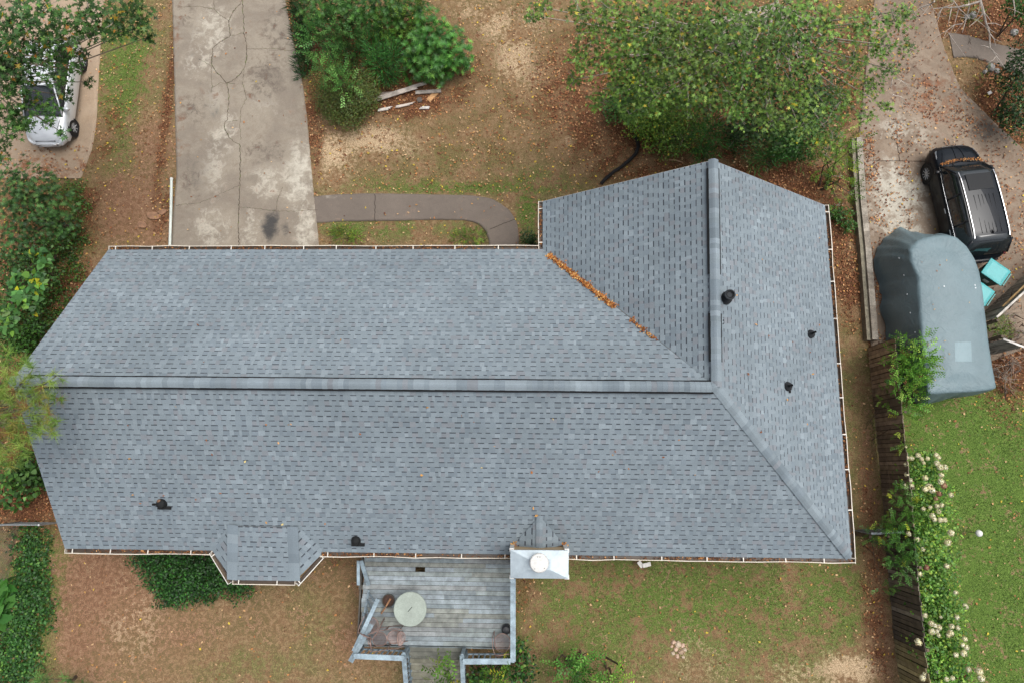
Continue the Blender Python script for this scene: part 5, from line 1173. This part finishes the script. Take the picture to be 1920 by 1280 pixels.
# maple over the pale car
plant('maple_tree', 'tall maple with dark lobed leaves hanging over the pale car', 'tree',
 [(20,40,8.5,1.0,.7),(75,25,8.8,.8,.6),(120,60,8.6,.8,.6),(40,95,8.2,.8,.6),(95,105,8,.65,.5),(15,150,7.8,.75,.6),(45,165,7.6,.5,.4),(105,150,7.8,.5,.4),(20,215,7.2,.65,.5),(62,200,7.2,.4,.4),(35,240,7.2,.4,.35),(130,100,7.6,.45,.35),(165,20,8.5,.6,.5),(215,35,8.4,.65,.5),(250,15,8.6,.6,.5),(262,50,8,.4,.35),(190,60,8.2,.35,.3),(150,45,8.3,.4,.3),(228,60,8.1,.3,.25),(278,70,7.8,.18,.15),(8,270,6.8,.3,.25),(5,300,6.8,.25,.2),(50,232,7,.22,.2),(168,154,6.5,.16,.12),(85,230,7,.2,.15),(118,250,6.9,.16,.12),(140,130,7.5,.2,.2),(125,180,7.2,.22,.2),(100,205,7.1,.28,.2),(-30,100,8.5,1.2,.8),(-40,200,7.8,1.0,.7),(25,120,8,.5,.5)],
 'star', .17, MAP, base=(-120, 120), crown='crown', stem='trunk', stem_r=.04, density=.46, twigs=1, barkc='8a7c6a')
# sweetgum crown over the top right
sg = []
for px, py, z, r in [(1085,20,9,.45),(1110,60,8.6,.5),(1150,25,9,.8),(1090,110,8,.5),(1140,110,8.2,.8),(1190,70,8.8,.9),(1230,30,9.2,.9),(1200,140,8,.8),(1160,165,7.6,.55),(1250,110,8.6,.8),(1280,60,9,.8),(1240,170,7.6,.7),(1215,195,7.2,.5),(1300,140,8,.8),(1330,90,8.6,.8),(1350,30,9.2,.9),(1290,190,7,.6),(1340,170,7.4,.7),(1390,120,8,.8),(1410,50,8.8,.8),(1380,200,6.8,.7),(1440,160,7.2,.8),(1460,90,8,.8),(1480,20,9,.8),(1440,220,6.4,.6),(1500,180,6.8,.7),(1530,110,7.6,.7),(1550,40,8.6,.7),(1500,240,6,.6),(1560,210,6.4,.6),(1600,120,7.4,.6),(1620,50,8.2,.6),(1590,180,6.6,.55),(1650,90,7.4,.5),(1680,40,8,.45),(1630,160,6.6,.45),(1560,260,5.6,.5),(1620,220,5.8,.35),(1700,90,7,.3),(1665,130,7,.35),(1020,15,9,.35),(1000,30,8.6,.25),(1075,150,7.2,.3),(1120,190,7,.35),(1180,215,6.8,.4),(1660,200,6,.25),(1700,20,8,.3)]:
    sg.append((px, py, z, r, r * .6))
plant('sweetgum_tree', 'broad airy sweetgum with light green starry leaves at the top right', 'tree', sg, 'star', .128, SWG, base=(1450, 20), crown='crown', stem='trunk', stem_r=.045, density=.42, barkc='b5aa9a', twigs=3)
sg = [(px, py, z, r, r * .7) for px, py, z, r in [(1200,110,5.5,1.0),(1260,140,5,1.2),(1330,160,5.2,1.1),(1400,160,5,1.2),(1470,150,5.2,1.1),(1330,60,6,1.2),(1410,80,6,1.1),(1500,70,6,1.1),(1250,60,6,1.1),(1440,230,4.5,.9),(1530,170,4.6,.8),(1180,170,4.6,.8)]]
plant('oak_tree', 'darker bushy tree filling the gaps below the starry leaves', 'tree', sg, 'oval', .13, [('37542c', 3), ('456637', 3), ('58783e', 2), ('6f8c48', 1)], base=(1340, 90), crown='crown', stem='trunk', stem_r=.1, density=.5, twigs=1)
for i, (px, py, z, r, h, dns, pal, lab) in enumerate([(1230,215,1.2,1.3,1.0,.75,YEL,'yellow green shrub under the left edge of the starry tree'),(1170,190,.9,.9,.7,.6,GRN,'leftmost green shrub beneath the starry tree'),(1275,250,1.0,1.0,.8,.7,SWG,'olive shrub left of the feathery cypress'),(1400,240,1.3,1.1,1.0,.7,DKG,'dark shrub behind the feathery cypress'),(1490,260,1.2,1.1,.9,.7,GRN,'round green shrub above the roof peak on the right'),(1520,205,1.4,1.0,1.0,.7,DKG,'dark green shrub beneath the tree near the driveway edge')]):
    plant('shrub', lab, 'shrub', [(px, py, z, r, h), (px + 25, py - 12, z * .8, r * .7, h * .7), (px - 20, py + 14, z * .7, r * .6, h * .6)], 'oval', .085, pal, group='shrubs under the trees above the roof', density=dns, twigs=2)
FEA = [('3f7a40', 3), ('4f8f4a', 3), ('2f6235', 2)]
plant('cypress_shrub', 'bright feathery cypress touching the roof peak', 'shrub', [(1318,258,1.3,.7,1.2),(1335,240,1.6,.5,.8),(1322,290,.9,.5,.7),(1345,270,1.0,.45,.6)], 'feather', .3, FEA, group='feathery shrubs above the roof', density=.5)
plant('cypress_shrub', 'feathery green bush right of the roof peak', 'shrub', [(1440,285,1.1,.75,.9),(1420,300,.8,.45,.6),(1475,275,1.2,.6,.8),(1505,285,1,.5,.7)], 'feather', .26, FEA, group='feathery shrubs above the roof', density=.45)
plant('leafy_bush', 'tall green bush between the roof and the retaining wall', 'shrub', [(1560,300,1.5,.7,1.0),(1580,330,1.2,.55,.9),(1570,270,1.8,.6,.9),(1545,275,1.5,.5,.7),(1590,360,.9,.4,.6),(1575,385,.6,.38,.5),(1585,290,1.6,.45,.7)], 'sprig', .1, YEL, density=.55, twigs=2)
plant('leafy_bush', 'low dark bush at the right gutter corner', 'shrub', [(1580,405,.4,.45,.4),(1560,398,.4,.3,.3),(1592,425,.35,.3,.3)], 'oval', .08, GRN, density=.8)
# bushes by the driveway
W1 = [('4d7a48', 3), ('5b8a50', 3), ('3c6438', 2.5), ('6f9c5c', 1.2)]; W2 = [('4a7f3c', 3), ('5f9648', 3), ('386430', 2), ('7cae58', 1)]
plant('rhododendron_bush', 'bright green bush of whorled leaves above the scrap boards', 'shrub', [(820,95,1.1,1.1,.9),(860,110,.9,.7,.7),(790,120,.8,.9,.7),(835,125,.6,.7,.4),(770,90,1.1,.8,.8),(800,60,1.1,.8,.8),(840,70,1.0,.7,.7)], 'whorl', .17, W2, density=.95)
plant('rhododendron_bush', 'blue green leafy bush in the middle of the shrub bed', 'shrub', [(640,55,1.3,1.1,.9),(680,85,1.1,.9,.8),(600,75,1.1,.8,.8),(650,110,.8,.7,.6)], 'sprig', .13, W1, density=1.0)
plant('laurel_bush', 'dark laurel bush at the top of the shrub bed', 'shrub', [(640,10,1.5,1.2,.9),(700,15,1.5,1.1,.9),(590,10,1.4,.9,.8),(750,25,1.3,1.0,.8),(790,25,1.1,.6,.6)], 'whorl', .15, GRN, density=.85)
plant('laurel_bush', 'mixed olive bush at the upper right of the shrub bed', 'shrub', [(740,50,1.2,.8,.7),(770,30,1.3,.8,.8),(720,60,1,.6,.6)], 'sprig', .12, SWG[:4], density=.9)
plant('cypress_shrub', 'drooping feathery evergreen in front of the leafy bushes', 'shrub', [(715,120,1.2,.75,1.0),(735,105,1.5,.6,.9),(700,95,1.5,.55,.9),(725,140,.7,.55,.5)], 'feather', .24, FEA, density=.7)
plant('yew_bush', 'rounded brown green clipped yew at the driveway bend', 'shrub', [(650,180,.8,1.3,.7),(622,150,.8,.8,.6),(685,183,.7,.65,.5),(650,200,.5,.95,.4),(625,185,.6,.8,.5),(682,160,.8,.7,.6)], 'oval', .055, [('5f6e3a', 3), ('6d7a42', 3), ('4f5e30', 2), ('7d7046', 1.2)], density=.7)
plant('holly_sapling', 'light green sapling growing through the rounded yew', 'shrub', [(625,125,1.9,.5,.5),(640,160,1.7,.5,.4),(655,150,1.8,.35,.4),(605,130,1.8,.35,.3)], 'sprig', .12, [('6a9a58', 3), ('86b268', 2), ('4f8048', 2)], density=.7)
plant('lily_turf', 'dark strappy border grass along the driveway edge', 'border grass', [(556 + i * 1.6, 5 + i * 17, .12, .38, .2) for i in range(9)] + [(566 + i * 1.6, 10 + i * 17, .12, .36, .2) for i in range(8)], 'feather', .34, [('35583a', 3), ('4a7048', 2), ('2a4a30', 2)], density=.5, stem_r=.01)
plant('small_shrub', 'low wispy green shrub between walkway and roof', 'shrub', [(645,440,.3,.5,.3),(668,445,.3,.4,.3),(630,432,.2,.3,.2)], 'feather', .14, YEL, density=.4, stem_r=.015); plant('small_shrub', 'bright low shrub inside the walkway bend', 'shrub', [(880,447,.3,.35,.3),(900,445,.25,.3,.2),(860,450,.2,.25,.2)], 'sprig', .08, YEL, density=.7, stem_r=.012)
plant('small_shrub', 'dark shrub in the corner of the two front gutters', 'shrub', [(990,445,.6,.32,.4),(998,452,.5,.25,.3)], 'oval', .08, DKG, density=1, stem_r=.015)
# left side
KUD = [('46703f', 3), ('578350', 3), ('6e985c', 1.5), ('38583a', 2)]
plant('bushy_tree', 'hazy green bushy tree below the pale car', 'tree', [(60,350,2.6,.9,.7),(20,380,2.4,.8,.6),(100,380,2.2,.8,.6),(60,410,1.8,.9,.6),(20,450,1.6,.8,.6),(110,420,1.4,.6,.5),(30,340,2.8,.6,.5)], 'whorl', .12, KUD, density=.75, crown='crown', stem='trunk')
plant('bushy_tree', 'low tangled bush left of the gable end', 'tree', [(30,500,1.2,.9,.6),(70,470,1.2,.7,.5),(20,560,1,.7,.5),(90,520,.8,.6,.4),(110,450,.8,.5,.4)], 'oval', .11, [('3a5c30', 3), ('4c7240', 3), ('648a48', 1.5)], density=.85, crown='crown', stem='trunk')
plant('broadleaf_sapling', 'sapling with big round leaves in two rows by the gable', 'sapling', [(72,478,3.6,.28,.1),(78,490,3.6,.25,.1),(62,520,3.6,.28,.1),(70,535,3.5,.3,.1),(30,545,3.4,.3,.15),(45,562,3.4,.3,.15),(60,575,3.4,.3,.15),(30,525,3.3,.25,.1),(20,580,3.2,.3,.2),(15,610,3.2,.3,.2)], 'heart', .24, [('4c7a4c', 3), ('5f9058', 2), ('74a04a', 1.2), ('c9c43c', .25)], density=.85, stem_r=.02, base=(20, 560))
plant('ground_ivy', 'patchy green ivy mat along the left gable wall', 'ivy', [(135,360,.08,.55,.12),(150,390,.08,.5,.12),(130,430,.08,.6,.12),(120,480,.08,.7,.12),(140,510,.08,.5,.12),(100,560,.08,.8,.12),(70,600,.08,.8,.12),(120,600,.08,.6,.12),(90,640,.08,.7,.12),(150,450,.08,.4,.1),(60,650,.08,.7,.12)], 'oval', .085, [('4c7030', 3), ('5f8438', 2), ('375a28', 3)], density=.55, stem_r=.008, scat=1)
plant('bushy_tree', 'dark leafy thicket between the round leaved sapling and the pine', 'tree', [(15,630,1.0,.8,.5),(40,660,.8,.6,.4),(70,560,.7,.5,.4),(10,600,1.2,.6,.5),(60,615,.6,.5,.3),(30,880,.7,.7,.4),(75,900,.4,.4,.3)], 'oval', .11, GRN, density=.95, crown='crown', stem='trunk')
PINE = [('8fae4c', 3), ('a6c05c', 2), ('739640', 3), ('a8a04e', 1), ('9a6f48', .5)]
plant('pine_tree', 'pine with yellow green needle tufts overhanging the gable peak', 'tree', [(18,680,8,.35,.25),(60,695,8,.3,.2),(35,725,8,.35,.25),(85,715,8,.22,.15),(20,770,7.8,.4,.3),(60,760,8,.35,.2),(90,775,7.8,.28,.2),(35,810,7.6,.4,.3),(75,800,7.6,.28,.2),(20,850,7.4,.4,.3),(50,845,7.4,.3,.2),(10,730,8,.4,.3),(-30,760,8,.6,.4),(0,820,7.6,.5,.3),(105,705,8,.2,.15),(100,740,7.9,.24,.15),(70,735,7.9,.3,.2),(108,790,7.8,.2,.15),(90,815,7.7,.22,.15)], 'needle', .27, PINE, base=(-90, 790), crown='crown', stem='trunk', stem_r=.05, density=.75, barkc='7b6a58')
plant('pine_tree', 'young pine with long soft needles at the bottom left edge', 'tree', [(128,1272,1,.25,.2),(80,1290,1,.35,.25),(150,1300,1,.3,.25),(60,1275,.9,.2,.2)], 'needle', .34, [('6a9a4c', 3), ('82b05c', 2), ('4f7a3c', 2)], crown='crown', stem='trunk', stem_r=.02, density=.8)
plant('shrub', 'leafy shrub under the pine beside the gable wall', 'shrub', [(30,890,1.2,.7,.5),(60,900,1,.5,.4),(20,930,1,.6,.5),(50,870,1.2,.5,.4)], 'heart', .17, [('48703a', 3), ('5f8844', 2), ('35562c', 2)], density=.8)
IVY = [('3a6436', 3), ('4a7840', 2.5), ('6a9448', .9), ('2c5226', 2), ('7a5a3a', .15)]
blobs = [(x + random.uniform(-8, 8), y + random.uniform(-6, 6), .1, .55, .16) for y in range(1010, 1290, 26) for x in range(5 if y > 1090 else 45, 82 if y < 1180 else 64, 24)]
plant('ivy_bed', 'thick dark ivy bed in the bottom left corner of the yard', 'ivy', blobs, 'oval', .1, IVY, density=.62, stem_r=.008, scat=1)
plant('broadleaf_sapling', 'magnolia like branch with very large glossy leaves at the left edge', 'sapling', [(-5,1102,5,.25,.15),(0,1130,5,.22,.15),(-10,1160,5,.25,.2)], 'heart', .38, [('3c7034', 3), ('4c803c', 2)], density=1.0, stem_r=.03, base=(-40, 1130))
blobs = [(x + random.uniform(-8, 8), y + random.uniform(-4, 4), .45, .5, .35) for (y, xa, xb) in ((1040,262,420),(1060,285,430),(1082,290,450),(1100,300,420),(1112,315,380),(1098,430,462)) for x in range(xa, xb, 30)]
plant('azalea_bush', 'wide dark azalea tucked under the bay gutters', 'shrub', blobs, 'oval', .085, [('2a5026', 3), ('386a32', 3), ('4c823e', 1.5), ('1e3e20', 2)], density=.75, stem_r=.02)
# bottom edge
plant('dogwood_sapling', 'light green sapling rising in front of the deck stairs', 'sapling', [(842,1228,2.6,.16,.3),(838,1250,2.4,.28,.3),(825,1270,2.2,.3,.3),(850,1275,2.2,.35,.3),(808,1275,2.0,.22,.2),(840,1300,2,.4,.3)], 'sprig', .16, YEL, density=.8, stem_r=.02, base=(836, 1290))
plant('holly_bush', 'dark glossy bush at the right foot of the deck', 'shrub', [(975,1215,.9,.32,.6),(985,1245,.8,.4,.6),(950,1262,1.0,.5,.6),(905,1262,.9,.5,.5),(985,1275,.9,.4,.5),(900,1290,.9,.6,.5)], 'oval', .11, [('2f5a28', 3), ('4a7a34', 2), ('7a9a40', .8), ('1f4020', 2)], density=.85)
plant('holly_sapling', 'pale leaved sapling poking up beside the deck corner', 'sapling', [(935,1262,1.9,.3,.3),(945,1245,1.9,.18,.2),(925,1280,1.8,.3,.3)], 'sprig', .14, YEL, density=.8, stem_r=.015)
plant('privet_bush', 'light green privet at the bottom edge right of the deck', 'shrub', [(1090,1250,1.8,.45,.5),(1100,1222,2.0,.25,.3),(1075,1270,1.5,.5,.5),(1115,1268,1.5,.45,.4),(1052,1262,1.2,.3,.4),(1045,1240,1.2,.16,.3),(1090,1290,1.4,.7,.4)], 'sprig', .14, [('5c9448', 3), ('78ae58', 2.5), ('457838', 2)], density=.8)
plant('privet_bush', 'yellowish privet sprig at the bottom edge of the back lawn', 'shrub', [(1160,1272,1.6,.28,.3),(1172,1262,1.6,.16,.2),(1150,1288,1.5,.35,.3)], 'sprig', .14, [('8cb848', 3), ('a8c85c', 2), ('6a9a40', 2)], density=.8)
# fence line
plant('crape_myrtle', 'bright green bush spilling between fence top and tarp', 'shrub', [(1690,660,2.4,.4,.5),(1712,680,2.5,.45,.5),(1735,670,2.5,.3,.3),(1740,640,2.5,.2,.2),(1700,705,2.3,.45,.5),(1735,700,2.3,.3,.3),(1712,735,2.0,.38,.4),(1700,640,2.4,.25,.3),(1742,690,2.4,.2,.2),(1708,755,1.8,.3,.4),(1690,720,2,.25,.3)], 'sprig', .1, [('74ac48', 3), ('94c85a', 2.5), ('548c38', 2.5), ('bcd870', .8), ('c08a70', .3)], density=1.25, base=(1672, 700))
vb = [(1700,780,1.8,.3,.3),(1697,810,1.9,.25,.3),(1696,835,1.9,.22,.25)]
plant('climbing_vine', 'yellow green vine hugging the fence top above the hydrangeas', 'vine', vb, 'sprig', .09, YEL, density=.8, stem_r=.012)
plant('climbing_vine', 'scrambling vine crossing the long fence at the grey gate', 'vine', [(1690,930,2.1,.35,.3),(1700,960,2.1,.4,.3),(1680,985,1.9,.35,.2),(1655,1000,1.6,.25,.15),(1635,1003,1.3,.2,.15),(1655,975,1.5,.16,.2),(1700,1010,2,.4,.3),(1680,1045,2,.35,.25),(1700,1060,2,.35,.25),(1695,1035,2,.3,.2),(1672,1102,1.6,.12,.1),(1650,1101,1.2,.1,.1)], 'sprig', .085, [('4f7f38', 3), ('6a9648', 2), ('3a642c', 2), ('b8c048', .4)], density=1.0, stem_r=.012)
plant('climbing_vine', 'small vine sprigs on the boards below the bright bush', 'vine', [(1660,732,1.2,.12,.08),(1668,752,1.2,.14,.08),(1655,752,1.1,.1,.08),(1672,928,1.4,.12,.08)], 'sprig', .075, YEL, density=.7, stem_r=.008)
hyd = []
HB = []
for y in range(870, 1300, 22):
    xm = np.interp(y, [870, 950, 1050, 1150, 1280], [1722, 1735, 1740, 1752, 1768]); wv = np.interp(y, [860, 900, 1000, 1100, 1280], [30, 42, 40, 34, 48])
    for k in (-1, 0, 1): HB.append((xm + 4 + k * wv * .56 + random.uniform(-6, 6), y + random.uniform(-6, 6), random.uniform(.8, 1.3), .5, .5))
FL = [(1697,837,.09),(1701,857,.09),(1709,858,.12),(1721,853,.12),(1728,860,.1),(1739,859,.1),(1732,867,.08),(1755,852,.11),(1760,857,.1),(1757,868,.13),(1763,875,.15),(1772,875,.13),(1699,870,.11),(1700,889,.11),(1707,900,.11),(1698,911,.12),(1709,911,.12),(1735,895,.12),(1765,890,.12),(1765,902,.15),(1770,910,.14),(1735,916,.14),(1742,912,.16),(1748,918,.14),(1761,925,.12),(1755,934,.1),(1783,927,.12),(1766,946,.1),(1757,948,.11),(1760,958,.11),(1748,966,.13),(1752,973,.11),(1763,974,.12),(1771,974,.12),(1731,953,.1),(1744,950,.09),(1704,1000,.12),(1719,1010,.13),(1783,998,.15),(1777,1016,.16),(1730,1029,.1),(1737,1063,.13),(1724,1075,.12),(1775,1060,.12),(1792,1110,.1),(1810,1136,.13),(1735,1153,.11),(1764,1156,.07),(1794,1156,.12),(1746,1168,.13),(1753,1172,.1),(1747,1183,.14),(1761,1175,.12),(1757,1183,.1),(1784,1173,.12),(1782,1186,.14),(1796,1176,.1),(1722,1203,.16),(1809,1197,.11),(1812,1213,.12),(1807,1224,.15),(1792,1227,.11),(1816,1254,.12),(1836,1258,.16),(1840,1270,.16),(1730,1270,.14),(1775,1272,.1),(1786,1270,.1),(1734,1262,.1),(1760,1190,.09),(1778,1190,.1),(1805,1208,.1)]
h1 = plant('hydrangea_hedge', 'long hydrangea hedge with cream flower heads along the fence', 'hedge', HB, 'oval', .1, [('6a9a44', 3), ('88b454', 2.5), ('4c7e36', 2), ('aac45a', 1)], density=.5, base=(1735, 1060), scat=2.0, stem_r=.02)
for i, (px, py, r) in enumerate(FL[:100]):
    z = 1.75; c = at(px, py, z); n = 120; u = rdir(n); u[:, 2] = np.abs(u[:, 2]) * .9 - .25; u = nrm(u); P_ = np.array(c) + u * r * .78 * [1, 1, .75] * rng.uniform(.6, 1, (n, 1))
    cc = palette(n, [('f3edc4', 4), ('e6dca6', 3), ('fbf8e0', 1.5), ('d9bd98', .4)] if i not in (24, 41) else [('b0806a', 3), ('a0705c', 2)], .08)
    if i == 25 or i == 20: cc = palette(n, [('b58a70', 3)], .1)
    cc = np.clip(cc * 1.15, 0, .8); leaves('flower_head', P_, np.cross(u, rdir(n)), u, r * .42, np.full(n, r * .34), cc, T_OVAL, M_LEAF, h1, droop=.2)
# right hand brush
plant('bramble', 'bare brown bramble heap right of the covered boat', 'bramble', [(1880,640,.5,.9,.5),(1900,680,.5,.9,.4),(1890,590,.6,.7,.5),(1915,620,.5,.7,.5),(1885,710,.3,.6,.3)], 'feather', .45, [('7a6050', 3), ('8f7260', 2), ('5b4638', 3)], density=.1, barkc='7a6050', twigs=14, stem_r=.03)
plant('small_shrub', 'yellow green shrub beside the bin fence end', 'shrub', [(1873,612,.8,.45,.5),(1885,625,.7,.35,.4),(1868,598,.8,.25,.4)], 'feather', .12, YEL, density=.35)
plant('evergreen_shrub', 'dark evergreen at the right edge above the black car', 'shrub', [(1905,140,1.5,.7,.9),(1915,185,1.4,.7,.9),(1890,215,.8,.5,.5),(1920,230,1.2,.7,.7),(1930,110,1.8,.9,.9)], 'oval', .1, DKG, density=.8)
plant('evergreen_shrub', 'small dark evergreen in the top right corner', 'shrub', [(1910,5,1.5,.6,.6),(1925,25,1.5,.5,.5)], 'oval', .1, GRN, density=.8)
plant('small_shrub', 'thin weeds around the rocks beside the concrete path', 'weeds', [(1850,150,.3,.4,.3),(1870,160,.3,.4,.3),(1820,20,.4,.5,.3),(1800,10,.4,.5,.3)], 'sprig', .08, SWG, density=.25, stem_r=.008)
bt_ = empty('bare_branch', tuple(at(1800, 60, 0))); tag(bt_, 'bleached leafless tree branches reaching over the concrete path', 'bare branches')
g = MB(); bc = pic('bdb2a6')
def tw(pts, r, dep=1):
    g = MB(); P = [at(x, y, z) for x, y, z in pts]; g.tube(P, [r * (1 - .75 * i / (len(P) - 1)) for i in range(len(P))], 6, bc)
    for i in range(1, len(P) - 1):
        for _ in range(2 * dep):
            e = P[i] + Vector((random.uniform(-1, 1), random.uniform(-1.1, .4), random.uniform(-.3, .2))) * random.uniform(.3, .8); mm = P[i].lerp(e, .5) + Vector(rdir(1)[0]) * .05; g.tube([P[i], mm, e], [r * .35, r * .2, .004], 4, bc)
    wpart(g, 'limb', M_BARK, bt_)
g = MB(); g.tube([at(1850, -150, -.1), at(1846, -90, 2.6), at(1842, -12, 5.45)], [.16, .12, .05], 9, bc); wpart(g, 'trunk', M_BARK, bt_)
tw([(1842,-10,5.5),(1838,3,5.5),(1815,10,5.4),(1795,14,5.3),(1768,15,5.1),(1750,17,5)], .045); tw([(1838,2,5.5),(1844,22,5.2),(1849,45,5),(1855,62,4.8),(1856,90,4.5),(1868,105,4.3),(1884,128,4)], .04)
tw([(1844,25,5.2),(1832,38,5),(1818,50,4.9)], .025); tw([(1766,15,5.1),(1760,32,4.9),(1752,45,4.8)], .02); tw([(1818,10,5.4),(1812,35,5),(1804,62,4.8)], .025); tw([(1798,14,5.3),(1790,45,5)], .02); tw([(1784,15,5.2),(1778,46,5)], .02); tw([(1795,12,5.3),(1788,2,5.4),(1775,-3,5.5)], .02)
tw([(1752,3,6),(1745,8,5.8),(1725,15,5.6),(1710,22,5.4),(1690,35,5.3)], .03); tw([(1805,45,4.9),(1790,47,4.8),(1775,58,4.7),(1768,75,4.6)], .02); tw([(1900,0,5),(1903,20,4.9),(1902,32,4.8)], .02); tw([(1674,145,5),(1670,165,4.8)], .02); tw([(1674,146,5),(1690,152,4.9),(1706,162,4.8)], .015); tw([(1673,178,5),(1690,182,4.8),(1698,192,4.7)], .018)
g = MB(); g.tube([at(1254, 300, .05), at(1268, 301, .06), at(1281, 305, .05)], [.02, .03, .015], 6, pic('c9a480')); tag(g.build('fallen_stick', M_BARK), 'pale stick lying in the leaves above the roof peak', 'stick')
